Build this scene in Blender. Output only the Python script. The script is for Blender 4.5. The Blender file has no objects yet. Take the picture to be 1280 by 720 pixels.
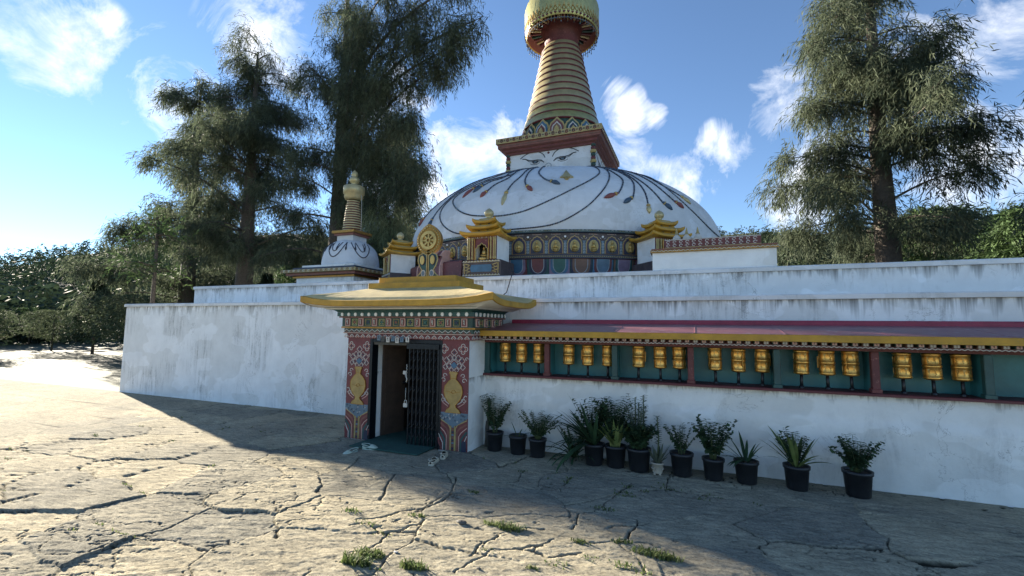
import bpy, bmesh, math, random
import numpy as np
from math import sin, cos, pi, radians, sqrt, atan2, hypot
random.seed(7); rng = np.random.default_rng(11)
S = bpy.context.scene; COL = S.collection
R = radians

# ------------------------------------------------------------------ materials
def nodes(name):
    m = bpy.data.materials.new(name); m.use_nodes = True
    nt = m.node_tree; b = nt.nodes['Principled BSDF']
    return m, nt, b
def ramp(nt, fac, stops):
    r = nt.nodes.new('ShaderNodeValToRGB'); e = r.color_ramp.elements
    while len(e) < len(stops): e.new(0.5)
    for el, (p, c) in zip(e, stops):
        el.position = p; el.color = (*c, 1) if len(c) == 3 else c
    nt.links.new(fac, r.inputs[0]); return r.outputs[0]
def noise(nt, scale, vec=None, detail=5, rough=.6, dist=0):
    n = nt.nodes.new('ShaderNodeTexNoise'); n.inputs['Scale'].default_value = scale
    n.inputs['Detail'].default_value = detail; n.inputs['Roughness'].default_value = rough
    n.inputs['Distortion'].default_value = dist
    if vec: nt.links.new(vec, n.inputs['Vector'])
    return n.outputs[0]
def coord(nt, scl=(1, 1, 1), kind='Object'):
    t = nt.nodes.new('ShaderNodeTexCoord'); mp = nt.nodes.new('ShaderNodeMapping')
    mp.inputs['Scale'].default_value = scl
    nt.links.new(t.outputs[kind], mp.inputs[0]); return mp.outputs[0]
def mixc(nt, f, a, b, mode='MIX'):
    x = nt.nodes.new('ShaderNodeMix'); x.data_type = 'RGBA'; x.blend_type = mode
    for i, v in ((0, f), (6, a), (7, b)):
        if hasattr(v, 'is_linked') or hasattr(v, 'links'): nt.links.new(v, x.inputs[i])
        elif i == 0: x.inputs[0].default_value = v
        else: x.inputs[i].default_value = (*v, 1)
    return x.outputs[2]
def math_(nt, op, a, b=None, c=None):
    x = nt.nodes.new('ShaderNodeMath'); x.operation = op
    for i, v in enumerate((a, b, c)):
        if v is None: continue
        if hasattr(v, 'links'): nt.links.new(v, x.inputs[i])
        else: x.inputs[i].default_value = v
    return x.outputs[0]
def bump(nt, b, h, strength=.3, dist=.02):
    n = nt.nodes.new('ShaderNodeBump'); n.inputs['Strength'].default_value = strength
    n.inputs['Distance'].default_value = dist
    nt.links.new(h, n.inputs['Height']); nt.links.new(n.outputs[0], b.inputs['Normal'])
MC = {}
def paint(name, c, rough=.6, metal=0, var=.25, scale=6, bmp=.25, wear=None, wearamt=.12):
    if name in MC: return MC[name]
    m, nt, b = nodes(name); v = coord(nt)
    n1 = noise(nt, scale, v, 6, .65)
    dark = tuple(x * (1 - var) for x in c); lite = tuple(min(1, x * (1 + var * .6)) for x in c)
    col = ramp(nt, n1, [(.3, dark), (.7, lite)])
    if wear:
        n2 = noise(nt, scale * 5, v, 8, .7)
        f = ramp(nt, n2, [(.62 - wearamt, (0, 0, 0)), (.66, (1, 1, 1))])
        col = mixc(nt, f, col, wear)
    nt.links.new(col, b.inputs['Base Color'])
    b.inputs['Roughness'].default_value = rough; b.inputs['Metallic'].default_value = metal
    if bmp: bump(nt, b, noise(nt, scale * 8, v, 5), bmp, .01)
    MC[name] = m; return m
def plaster(name, base=(.72, .72, .70), stain=.5, sx=5, seed=0, dirt=(.13, .12, .10), drips=()):
    m, nt, b = nodes(name); v = coord(nt)
    vs = coord(nt, (sx, sx, .55))
    blot = noise(nt, .9, v, 4, .55)
    streak = noise(nt, 1.3, vs, 10, .78, .9)
    fine = noise(nt, 22, v, 8, .75)
    c0 = ramp(nt, noise(nt, 2.3, v, 6, .6), [(.3, tuple(x * .86 for x in base)), (.68, base)])
    a = math_(nt, 'MULTIPLY', ramp(nt, streak, [(.47, (0, 0, 0)), (.60, (1, 1, 1))]),
              ramp(nt, blot, [(.48, (0, 0, 0)), (.66, (1, 1, 1))]))
    a2 = math_(nt, 'MULTIPLY', a, ramp(nt, fine, [(.38, (.25,) * 3), (.6, (1,) * 3)]))
    a3 = math_(nt, 'MULTIPLY', a2, stain)
    c1 = mixc(nt, a3, c0, dirt)
    sp = ramp(nt, noise(nt, 9, v, 10, .8), [(.60, (0,) * 3), (.70, (stain * .7,) * 3)])
    c2 = mixc(nt, math_(nt, 'MULTIPLY', sp, blot), c1, dirt)
    patch = ramp(nt, noise(nt, .75, coord(nt, (1, 1, 1.6)), 3, .5), [(.50, (1, 1, 1)), (.515, (.90, .895, .88))])      # repainted patches
    c2 = mixc(nt, 1, c2, patch, 'MULTIPLY')
    cn = math_(nt, 'ABSOLUTE', math_(nt, 'SUBTRACT', noise(nt, 1.3, v, 10, .62, .5), .5))
    hair = math_(nt, 'MULTIPLY', ramp(nt, cn, [(.0, (.8,) * 3), (.0035, (0,) * 3)]), ramp(nt, noise(nt, .6, v, 2), [(.5, (0,) * 3), (.6, (1,) * 3)]))
    c2 = mixc(nt, hair, c2, (.22, .21, .19))
    if drips:
        sp_ = nt.nodes.new('ShaderNodeSeparateXYZ'); nt.links.new(v, sp_.inputs[0])
        dn = noise(nt, 1, coord(nt, (9, 9, .12)), 6, .8); lnz = noise(nt, 1, coord(nt, (3.2, 3.2, 0)), 4, .7)
        for zt, L_ in drips:
            dz = math_(nt, 'SUBTRACT', zt, sp_.outputs[2]); pos = ramp(nt, dz, [(0, (0,) * 3), (.004, (1,) * 3)])
            reach = math_(nt, 'MULTIPLY', math_(nt, 'MAXIMUM', math_(nt, 'SUBTRACT', lnz, .40), .015), L_ * 5)
            k_ = math_(nt, 'MAXIMUM', math_(nt, 'SUBTRACT', 1, math_(nt, 'DIVIDE', dz, reach)), 0)
            f_ = math_(nt, 'MULTIPLY', math_(nt, 'MULTIPLY', k_, pos), ramp(nt, dn, [(.40, (0,) * 3), (.58, (1,) * 3)]))
            c2 = mixc(nt, math_(nt, 'MINIMUM', math_(nt, 'MULTIPLY', f_, .95), .8), c2, dirt)
    nt.links.new(c2, b.inputs['Base Color']); b.inputs['Roughness'].default_value = .85
    h = math_(nt, 'ADD', noise(nt, 3.5, v, 8, .6), math_(nt, 'MULTIPLY', fine, .3))
    bump(nt, b, h, .35, .04)
    MC[name] = m; return m

M_wall = plaster('whitewash', (.82, .82, .80), stain=.3, sx=3, drips=((1.24, .16),))
M_tier = plaster('weathered_whitewash', (.84, .85, .86), .75, 7, dirt=(.10, .10, .095), drips=((2.62, .38), (3.24, .30)))
M_cop = plaster('coping_whitewash', (.72, .72, .72), .45, 4)
M_dome = plaster('dome_whitewash', (.63, .65, .68), .42, 2)
maroon = paint('maroon_paint', (.13, .034, .034), .6, var=.35, scale=4, wear=(.30, .13, .11), wearamt=.03)
maroon2 = paint('deep_maroon', (.11, .022, .028), .55)
pillarred = paint('pillar_red', (.15, .032, .036), .6, var=.25, wear=(.32, .2, .17), wearamt=.0)
terra = paint('terracotta', (.20, .075, .055), .6, var=.3)
redroof = paint('red_tin_roof', (.235, .085, .10), .42, var=.3, scale=1.2, wear=(.30, .2, .21), wearamt=.06)
crimson = paint('crimson', (.26, .02, .055), .5)
ochre = paint('ochre_yellow', (.43, .235, .02), .6, var=.32, scale=3.5, wear=(.30, .19, .05), wearamt=-.01)
ochre_d = paint('old_ochre', (.40, .24, .035), .5, var=.3, scale=3)
cream = paint('cream_roof', (.47, .37, .17), .65, var=.35, scale=2.5, wear=(.40, .36, .27), wearamt=.02)
soffit = paint('soffit_white', (.62, .60, .55), .7, var=.15)
teal = paint('teal_paint', (.022, .075, .072), .5, var=.35, scale=3)
tealL = paint('light_teal', (.035, .17, .18), .45, var=.3, scale=2)
dgreen = paint('dark_green_paint', (.02, .055, .045), .5, var=.3)
navy = paint('navy', (.02, .028, .06), .5)
blueP = paint('petal_blue', (.045, .12, .20), .5, var=.25)
slate = paint('petal_slate_blue', (.10, .16, .21), .5, var=.25)
mauve = paint('petal_mauve', (.20, .14, .20), .5, var=.25)
greenP = paint('petal_green', (.035, .11, .09), .5, var=.25)
brownP = paint('petal_brown', (.17, .09, .06), .5, var=.25)
redP = paint('petal_red', (.15, .045, .045), .5, var=.25)
white = paint('white_paint', (.72, .71, .68), .6, var=.12)
offw = paint('line_white', (.50, .48, .44), .6, var=.15)
pink = paint('line_pink', (.60, .36, .30), .6, var=.2)
gold = paint('gold_leaf', (.48, .34, .12), .4, .6, var=.3, scale=9, bmp=.4)
goldP = paint('gold_paint', (.36, .28, .11), .5, 0, var=.3, scale=8)
goldB = paint('bright_gold', (.85, .46, .115), .33, .85, var=.25, scale=20, bmp=.2)
goldD = paint('dark_gold', (.34, .18, .04), .4, .7, var=.3, scale=12)
paleG = paint('pale_gold', (.44, .37, .20), .42, .35, var=.25, scale=3)
palegreen = paint('gilt_olive', (.42, .39, .16), .35, .5, var=.25, scale=5)
vaseG = paint('vase_gold', (.36, .24, .075), .5, 0, var=.3, scale=10)
black = paint('black_paint', (.012, .013, .016), .4, var=.2)
iron = paint('blackened_iron', (.012, .017, .024), .35, .6, var=.4, scale=20)
oldiron = paint('worn_iron', (.05, .055, .065), .4, .5, var=.5, scale=25)
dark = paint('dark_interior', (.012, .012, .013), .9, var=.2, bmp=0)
wood = paint('brown_wood', (.065, .042, .030), .6, var=.35, scale=5)
oldwood = paint('grey_old_wood', (.09, .085, .075), .8, var=.4, scale=14)
potblk = paint('black_plastic_pot', (.012, .014, .018), .45, var=.25, scale=8)
potwht = paint('pale_clay_pot', (.42, .37, .30), .7, var=.2)
soil = paint('soil', (.05, .035, .025), .95, var=.4, scale=40)
mat_g = paint('green_mat', (.02, .075, .062), .8, var=.3, scale=10)
rubber = paint('cream_rubber', (.52, .48, .38), .5, var=.1)
rubberg = paint('pale_green_rubber', (.42, .50, .42), .5, var=.1)
bead = paint('bead_dark', (.035, .035, .05), .5, var=.3)
frz = paint('frieze_ground', (.075, .055, .055), .6, var=.45, scale=5)
frzt = paint('frieze_teal', (.05, .085, .085), .6, var=.45, scale=5)
outl = paint('petal_outline', (.30, .33, .35), .5)
tasr = paint('tassel_red', (.19, .055, .05), .6)
tasb = paint('tassel_blue', (.035, .07, .12), .6)

def leafmat(name, c1, c2, transl=.25, rough=.5, scale=1.2):
    m, nt, b = nodes(name); v = coord(nt)
    n = noise(nt, scale, v, 3, .6)
    oi = nt.nodes.new('ShaderNodeNewGeometry')
    col = ramp(nt, n, [(.32, c1), (.68, c2)])
    rnd = math_(nt, 'MULTIPLY_ADD', oi.outputs['Random Per Island'], .7, .65)
    hs = nt.nodes.new('ShaderNodeHueSaturation'); nt.links.new(col, hs.inputs['Color']); nt.links.new(rnd, hs.inputs['Value'])
    nt.links.new(hs.outputs[0], b.inputs['Base Color']); b.inputs['Roughness'].default_value = max(rough, .7); b.inputs['Specular IOR Level'].default_value = .15
    tr = nt.nodes.new('ShaderNodeBsdfTranslucent'); nt.links.new(hs.outputs[0], tr.inputs[0])
    mx = nt.nodes.new('ShaderNodeMixShader'); mx.inputs[0].default_value = transl
    out = nt.nodes['Material Output']
    nt.links.new(b.outputs[0], mx.inputs[1]); nt.links.new(tr.outputs[0], mx.inputs[2]); nt.links.new(mx.outputs[0], out.inputs[0])
    return m
L_cyp = leafmat('cypress_leaf', (.045, .060, .040), (.11, .13, .080), .4)
L_wil = leafmat('pale_weeping_leaf', (.13, .165, .085), (.27, .30, .17), .45)
L_con = leafmat('conifer_leaf', (.018, .033, .022), (.045, .065, .035), .15)
L_bro = leafmat('broadleaf_leaf', (.03, .06, .025), (.08, .12, .045), .3)
L_wl2 = leafmat('greygreen_leaf', (.05, .07, .04), (.11, .13, .075), .3)
L_pot = leafmat('pot_leaf', (.03, .06, .03), (.075, .12, .05), .25, .4, 6)
L_str = leafmat('strap_leaf', (.025, .055, .028), (.05, .10, .045), .2, .35, 6)
L_yel = leafmat('yellow_green_leaf', (.10, .15, .045), (.20, .25, .09), .3, .45, 6)
L_gry = leafmat('grey_green_leaf', (.09, .11, .085), (.17, .19, .13), .15, .6, 6)
L_gra = leafmat('grass_blade', (.06, .10, .03), (.16, .19, .07), .35, .6, 6)
bark = paint('bark', (.075, .06, .048), .9, var=.4, scale=12, bmp=.8)
stem_m = paint('green_stem', (.09, .12, .05), .6)

# ------------------------------------------------------------------ mesh builder
class MB:
    def __init__(s): s.v = []; s.f = []; s.m = []; s.sm = []; s.mats = []
    def mi(s, mat):
        if mat not in s.mats: s.mats.append(mat)
        return s.mats.index(mat)
    def add(s, vs, fs, mat, smooth=False):
        o = len(s.v); s.v.extend(tuple(map(float, p)) for p in vs); k = s.mi(mat)
        for f in fs: s.f.append([i + o for i in f]); s.m.append(k); s.sm.append(smooth)
    def box(s, x0, x1, y0, y1, z0, z1, mat, fn=None):
        vs = [(x, y, z) for z in (z0, z1) for y in (y0, y1) for x in (x0, x1)]
        if fn: vs = [fn(p) for p in vs]
        s.add(vs, [(0, 2, 3, 1), (4, 5, 7, 6), (0, 1, 5, 4), (2, 6, 7, 3), (0, 4, 6, 2), (1, 3, 7, 5)], mat)
    def bevbox(s, x0, x1, y0, y1, z0, z1, mat, b=.01, fn=None):
        # a box with chamfered vertical and top edges
        pl = lambda i: [(x0+b+i, y0+i), (x1-b-i, y0+i), (x1-i, y0+b+i), (x1-i, y1-b-i), (x1-b-i, y1-i), (x0+b+i, y1-i), (x0+i, y1-b-i), (x0+i, y0+b+i)]
        L = [(z0, 0), (z1 - b, 0), (z1, b)]
        vs = [(x, y, z) for z, i in L for x, y in pl(i)]
        if fn: vs = [fn(p) for p in vs]
        fs = [[k * 8 + i, k * 8 + (i + 1) % 8, k * 8 + 8 + (i + 1) % 8, k * 8 + 8 + i] for k in (0, 1) for i in range(8)]
        fs += [list(range(7, -1, -1)), list(range(16, 24))]
        s.add(vs, fs, mat)
    def lathe(s, prof, cx, cy, mat, n=24, cz=0, smooth=True, a0=0, a1=2 * pi, sc=(1, 1), mfn=None, flute=None):
        full = abs(a1 - a0 - 2 * pi) < 1e-6; c = n if full else n + 1
        vs = []
        for (r, z) in prof:
            for i in range(c):
                a = a0 + (a1 - a0) * i / n
                rr = r * (flute(a, z) if flute else 1)
                vs.append((cx + rr * sin(a) * sc[0], cy - rr * cos(a) * sc[1], cz + z))
        for k in range(len(prof) - 1):
            fs = []
            for i in range(n):
                j = (i + 1) % c if full else i + 1
                fs.append((k * c + i, k * c + j, (k + 1) * c + j, (k + 1) * c + i))
            if mfn is None: 
                if k == 0: o = len(s.v); s.v.extend(vs)
                kk = s.mi(mat)
            else:
                if k == 0: o = len(s.v); s.v.extend(vs)
                kk = s.mi(mfn(k))
            for f in fs: s.f.append([q + o for q in f]); s.m.append(kk); s.sm.append(smooth)
    def tube(s, pts, rad, mat, n=6, cap=True, smooth=True):
        pts = [np.array(p, float) for p in pts]; N = len(pts)
        rr = rad if hasattr(rad, '__len__') else [rad] * N
        vs = []; prev = None
        for i, p in enumerate(pts):
            t = pts[min(i + 1, N - 1)] - pts[max(i - 1, 0)]; t = t / (np.linalg.norm(t) + 1e-9)
            if prev is None:
                a = np.array([0, 0, 1.]) if abs(t[2]) < .9 else np.array([1., 0, 0])
                u = np.cross(t, a)
            else: u = prev - t * np.dot(prev, t)
            u /= np.linalg.norm(u) + 1e-9; prev = u; w = np.cross(t, u)
            for k in range(n):
                q = 2 * pi * k / n; vs.append(p + rr[i] * (cos(q) * u + sin(q) * w))
        fs = [(i * n + k, i * n + (k + 1) % n, (i + 1) * n + (k + 1) % n, (i + 1) * n + k) for i in range(N - 1) for k in range(n)]
        if cap: fs += [tuple(range(n - 1, -1, -1)), tuple((N - 1) * n + k for k in range(n))]
        s.add(vs, fs, mat, smooth)
    def ball(s, c, r, mat, n=10, sc=(1, 1, 1)):
        m = max(5, n // 2 + 1); vs = []
        for i in range(m + 1):
            t = pi * i / m
            for k in range(n):
                q = 2 * pi * k / n
                vs.append((c[0] + r * sc[0] * sin(t) * cos(q), c[1] + r * sc[1] * sin(t) * sin(q), c[2] + r * sc[2] * cos(t)))
        s.add(vs, [(i * n + k, (i + 1) * n + k, (i + 1) * n + (k + 1) % n, i * n + (k + 1) % n) for i in range(m) for k in range(n)], mat, True)
    # raised relief on a mapped surface: mp(u, v, d) -> xyz
    def stroke(s, pts, w, mp, mat, h=.004, closed=False):
        P = [np.array(p, float) for p in pts]; N = len(P); L = []; Rr = []
        for i in range(N):
            if closed: t = P[(i + 1) % N] - P[i - 1]
            else: t = P[min(i + 1, N - 1)] - P[max(i - 1, 0)]
            t = t / (np.linalg.norm(t) + 1e-9); nrm = np.array([-t[1], t[0]]) * w / 2
            L.append(P[i] + nrm); Rr.append(P[i] - nrm)
        vs = []
        for a, b in zip(L, Rr): vs += [mp(*a, 0), mp(*a, h), mp(*b, h), mp(*b, 0)]
        fs = []
        for i in range(N if closed else N - 1):
            a = 4 * i; b = 4 * ((i + 1) % N)
            for k in range(3): fs.append((a + k, b + k, b + k + 1, a + k + 1))
        s.add(vs, fs, mat)
    def blob(s, pts, mp, mat, h=.004):
        n = len(pts)
        vs = [mp(*p, h) for p in pts] + [mp(*p, -.002) for p in pts]
        fs = [tuple(range(n))] + [(i, i + n, (i + 1) % n + n, (i + 1) % n) for i in range(n)]
        s.add(vs, fs, mat)
    def build(s, name, parent=None, loc=None):
        me = bpy.data.meshes.new(name); me.from_pydata(s.v, [], s.f)
        for m in s.mats: me.materials.append(m)
        me.polygons.foreach_set('material_index', s.m); me.polygons.foreach_set('use_smooth', s.sm)
        bm = bmesh.new(); bm.from_mesh(me); bmesh.ops.recalc_face_normals(bm, faces=bm.faces); bm.to_mesh(me); bm.free()
        me.update(); o = bpy.data.objects.new(name, me); COL.objects.link(o)
        if parent: o.parent = parent
        if loc: o.location = loc
        return o
def npmesh(name, V, F, mat, parent=None, smooth=False):
    me = bpy.data.meshes.new(name); V = np.asarray(V, np.float32); F = np.asarray(F, np.int32)
    k = F.shape[1]
    me.vertices.add(len(V)); me.vertices.foreach_set('co', V.ravel())
    me.loops.add(F.size); me.loops.foreach_set('vertex_index', F.ravel())
    me.polygons.add(len(F)); me.polygons.foreach_set('loop_start', np.arange(0, F.size, k, dtype=np.int32))
    me.polygons.foreach_set('loop_total', np.full(len(F), k, np.int32))
    if smooth: me.polygons.foreach_set('use_smooth', np.ones(len(F), bool))
    me.materials.append(mat); me.update(calc_edges=True); me.validate()
    o = bpy.data.objects.new(name, me); COL.objects.link(o)
    if parent: o.parent = parent
    return o
def tag(o, label=None, cat=None, group=None, kind=None):
    if label: o['label'] = label
    if cat: o['category'] = cat
    if group: o['group'] = group
    if kind: o['kind'] = kind
    return o
def thing(name, loc, label, cat, group=None, rz=0):
    o = bpy.data.objects.new(name, None); COL.objects.link(o); o.location = loc; o.rotation_euler = (0, 0, rz)
    o.empty_display_size = .2
    return tag(o, label, cat, group)
def copy_tree(o, parent=None):
    c = o.copy(); COL.objects.link(c)
    if parent: c.parent = parent
    for ch in [x for x in o.children]: copy_tree(ch, c)
    return c
def circ(cx, cz, r, n=20, ry=None, a0=0, a1=2 * pi):
    ry = ry or r
    return [(cx + r * cos(a0 + (a1 - a0) * i / n), cz + ry * sin(a0 + (a1 - a0) * i / n)) for i in range(n)]
def catm(P, n=6):
    Q = [P[0]] + list(P) + [P[-1]]; out = []
    Q = [np.array(q, float) for q in Q]
    for i in range(1, len(Q) - 2):
        p0, p1, p2, p3 = Q[i - 1:i + 3]
        for k in range(n):
            t = k / n
            out.append(.5 * ((2 * p1) + (p2 - p0) * t + (2 * p0 - 5 * p1 + 4 * p2 - p3) * t * t + (3 * p1 - p0 - 3 * p2 + p3) * t ** 3))
    out.append(Q[-1]); return out
def front(y):      # relief on a wall that faces the visitor
    return lambda u, v, d: (u, y - d, v)

# ------------------------------------------------------------------ ground
CR = [[(0,350),(60,345),(130,335),(210,320),(290,300),(350,265)], [(60,465),(110,440),(150,395),(200,385),(260,370),(290,350)],
 [(0,480),(60,465)], [(0,375),(50,360)], [(120,395),(60,365),(0,372)], [(470,495),(500,460),(560,430),(610,405)],
 [(400,560),(450,525),(520,500),(570,470),(650,470),(700,465),(760,455)], [(640,465),(750,490),(770,505),(830,490),(900,480)],
 [(1040,430),(1100,480),(1140,510),(1160,570)], [(830,300),(900,318),(960,310),(1030,270),(1110,205)],
 [(960,310),(1060,330),(1130,345)], [(1130,345),(1100,390),(1090,430)], [(560,200),(640,210),(740,235)],
 [(450,165),(510,160),(580,143)], [(900,318),(910,360),(870,385)], [(680,150),(660,200),(560,200)],
 [(900,430),(1000,445),(1080,430),(1190,440),(1280,470)], [(500,345),(560,365),(640,380),(760,390)], [(30,170),(110,185),(150,175)],
 [(350,265),(420,240),(500,250)], [(820,200),(850,215),(870,180)], [(250,320),(330,290),(380,260),(420,180)]]
_p = R(5); _y = R(22); _r = R(.64)
FW = np.array([-sin(_y) * cos(_p), cos(_y) * cos(_p), sin(_p)]); _R0 = np.array([cos(_y), sin(_y), 0.]); _U0 = np.cross(_R0, FW)
RT = _R0 * cos(_r) + _U0 * sin(_r); UP = _U0 * cos(_r) - _R0 * sin(_r); EYE = np.array([0, 0, 2.1])
def gnd(x, y):     # survey of the paving joints: where the sight line meets the ground
    d = FW + RT * (x - 640) / 565 + UP * (360 - y) / 565; t = -EYE[2] / d[2]; return (EYE + d * t)[:2]
crk = [[gnd(438 + x / 3.168, 540 + y / 3.168) for x, y in c] for c in CR]
def vnoise(x, y, s, seed=0):
    r = np.random.default_rng(seed); T = r.random((256, 256))
    x = x * s + 1000; y = y * s + 1000; i = np.floor(x).astype(int); j = np.floor(y).astype(int)
    fx = x - i; fy = y - j; fx = fx * fx * (3 - 2 * fx); fy = fy * fy * (3 - 2 * fy)
    g = lambda a, b: T[a % 256, b % 256]
    return (g(i, j) * (1 - fx) + g(i + 1, j) * fx) * (1 - fy) + (g(i, j + 1) * (1 - fx) + g(i + 1, j + 1) * fx) * fy
def fbm(x, y, s, o=4, seed=0):
    t = 0; a = .5
    for k in range(o): t = t + a * vnoise(x, y, s * 2 ** k, seed + k); a *= .5
    return t
gx = np.concatenate([np.arange(-60, -12, 1.5), np.arange(-12, -6.5, .05), np.arange(-6.5, 2.2, .0125), np.arange(2.2, 5, .05), np.arange(5, 40, 1.5)])
gy = np.concatenate([np.arange(-30, 1, 1.5), np.arange(1, 2, .05), np.arange(2, 7.0, .0125), np.arange(7.0, 8.7, .06)])
X, Y = np.meshgrid(gx, gy)
wx = X + .22 * (fbm(X, Y, 2.2, 4, 3) - .5) + .05 * (fbm(X, Y, 11, 3, 5) - .5); wy = Y + .22 * (fbm(X, Y, 2.2, 4, 9) - .5) + .05 * (fbm(X, Y, 11, 3, 8) - .5)
# slabs: jittered cells
sp = np.random.default_rng(5); px = []; 
for a in np.arange(-13, 7, 1.15):
    for b_ in np.arange(-1, 9, .85): px.append((a + sp.random() * .95, b_ + sp.random() * .75))
px = np.array(px); d1 = np.full(X.shape, 9.); d2 = np.full(X.shape, 9.); idc = np.zeros(X.shape, int)
for k, (a, b_) in enumerate(px):
    d = np.hypot((wx - a) * .85, (wy - b_)); n1 = d < d1
    d2 = np.where(n1, d1, np.minimum(d2, d)); idc = np.where(n1, k, idc); d1 = np.where(n1, d, d1)
edge = (d2 - d1)
edgew = .014 + .034 * np.clip(fbm(X, Y, 1.1, 3, 21) - .42, 0, 1)
crA = np.clip(1 - edge / edgew, 0, 1) * (fbm(X, Y, .9, 2, 31) > .34)
dl = np.full(X.shape, 9.)
wx2 = X + .11 * (fbm(X, Y, 4, 4, 13) - .5) + .045 * (fbm(X, Y, 17, 3, 14) - .5); wy2 = Y + .11 * (fbm(X, Y, 4, 4, 19) - .5) + .045 * (fbm(X, Y, 17, 3, 20) - .5)
for c in crk:
    for (a, b_) in zip(c[:-1], c[1:]):
        ab = b_ - a; L2 = ab @ ab + 1e-9
        t = np.clip(((wx2 - a[0]) * ab[0] + (wy2 - a[1]) * ab[1]) / L2, 0, 1)
        dl = np.minimum(dl, np.hypot(wx2 - a[0] - t * ab[0], wy2 - a[1] - t * ab[1]))
cw = .006 + .038 * np.clip(fbm(X, Y, 3, 3, 41) - .38, 0, 1)
crB = np.clip(1.5 - dl / cw * 1.2, 0, 1)
inpic = (X > -6) & (X < .2) & (Y > 1.8) & (Y < 6.5)
fin = np.abs(fbm(wx * .7 + wy * .5, wy * 1.6 - wx * .6, 2.3, 4, 101) - .47); crC = np.clip(1 - fin / .010, 0, 1) * (fbm(X, Y, 1.7, 2, 111) > .36) * .7
crack = np.where(inpic, np.maximum(crB, crA * .75), np.maximum(crA, crB)); crack = np.maximum(crack, crC)
tilt = (np.random.default_rng(2).random(len(px))[idc] - .5) * .03
strat = fbm(X * .55 + Y * .8, Y * 2.3 - X * 1.0, 5, 4, 51)       # cleft strata
steps = np.abs((strat * 7) % 1 - .5)
Z = -.05 * crack + tilt * 1.0 + .018 * (fbm(X, Y, .8, 3, 61) - .5) + .022 * (strat - .5) + .003 * ((strat * 6) % 1 > .5) + .004 * (fbm(X, Y, 12, 4, 71) - .5)
far = (np.abs(X) > 11) | (Y < 1.2)
Z = np.where(far, -.02, Z); Z = np.where(Y > 7.0, np.minimum(Z, 0) * .4, Z)
V = np.stack([X.ravel(), Y.ravel(), Z.ravel()], 1); nx = len(gx); ny = len(gy)
ii, jj = np.meshgrid(np.arange(nx - 1), np.arange(ny - 1)); a = (jj * nx + ii).ravel()
F = np.stack([a, a + 1, a + nx + 1, a + nx], 1)
m_st, nt, b = nodes('flagstone')
v = coord(nt); at = nt.nodes.new('ShaderNodeAttribute'); at.attribute_name = 'joint'
at2 = nt.nodes.new('ShaderNodeAttribute'); at2.attribute_name = 'slab'
vst = coord(nt, (1.2, 5.5, 4))
base = ramp(nt, noise(nt, 1.8, v, 8, .65), [(.28, (.32, .305, .255)), (.5, (.41, .39, .325)), (.72, (.48, .455, .38))])
lay = ramp(nt, noise(nt, 4, vst, 9, .7, .6), [(.35, (.62, .62, .62)), (.62, (1.08, 1.06, 1.02))])
c = mixc(nt, 1, base, lay, 'MULTIPLY')
sl = ramp(nt, at2.outputs['Fac'], [(0, (.70, .72, .75)), (1, (1.18, 1.13, 1.03))])
c = mixc(nt, 1, c, sl, 'MULTIPLY')
spk = ramp(nt, noise(nt, 38, v, 8, .75), [(.38, (.5, .48, .45)), (.5, (1, 1, 1))])
c = mixc(nt, .75, c, spk, 'MULTIPLY')
c = mixc(nt, .75, c, ramp(nt, noise(nt, .7, v, 7, .7, .4), [(.34, (.70, .72, .74)), (.62, (1.1, 1.08, 1.04))]), 'MULTIPLY')
vcl = coord(nt, (1.0, 7.0, 4)); vr = nt.nodes.new('ShaderNodeVectorRotate'); vr.rotation_type = 'Z_AXIS'; vr.inputs['Angle'].default_value = .5
nt.links.new(coord(nt), vr.inputs[0]); mpv = nt.nodes.new('ShaderNodeMapping'); mpv.inputs['Scale'].default_value = (1.3, 9, 4); nt.links.new(vr.outputs[0], mpv.inputs[0])
cleft = noise(nt, 2.6, mpv.outputs[0], 10, .72, 1.0)
c = mixc(nt, .8, c, ramp(nt, cleft, [(.30, (.35, .33, .30)), (.36, (.90, .88, .85)), (.6, (1.08, 1.06, 1.02))]), 'MULTIPLY')
fn_ = noise(nt, 7, mpv.outputs[0], 10, .8, 1.5)
c = mixc(nt, .85, c, ramp(nt, fn_, [(.37, (.36, .33, .30)), (.43, (.95, .94, .92)), (.65, (1.05, 1.04, 1.02))]), 'MULTIPLY')
c = mixc(nt, ramp(nt, at.outputs['Fac'], [(.1, (0, 0, 0)), (.75, (1, 1, 1))]), c, (.035, .032, .022))
nt.links.new(c, b.inputs['Base Color']); b.inputs['Roughness'].default_value = 1.0; b.inputs['Specular IOR Level'].default_value = .06
hh = math_(nt, 'ADD', math_(nt, 'ADD', noise(nt, 5, vst, 9, .7, .6), cleft), math_(nt, 'MULTIPLY', noise(nt, 30, v, 8, .7), .5))
hh = math_(nt, 'ADD', hh, math_(nt, 'MULTIPLY', fn_, .8))
bump(nt, b, hh, .5, .02)
g = npmesh('ground', V, F, m_st, smooth=True); tag(g, kind='structure')
for nm, arr in (('joint', crack), ('slab', np.random.default_rng(3).random(len(px))[idc])):
    atb = g.data.attributes.new(nm, 'FLOAT', 'POINT'); atb.data.foreach_set('value', arr.ravel().astype(np.float32))
def gz(x, y):
    i = min(max(np.searchsorted(gx, x), 0), nx - 1); j = min(max(np.searchsorted(gy, y), 0), ny - 1); return float(Z[j, i])

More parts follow.
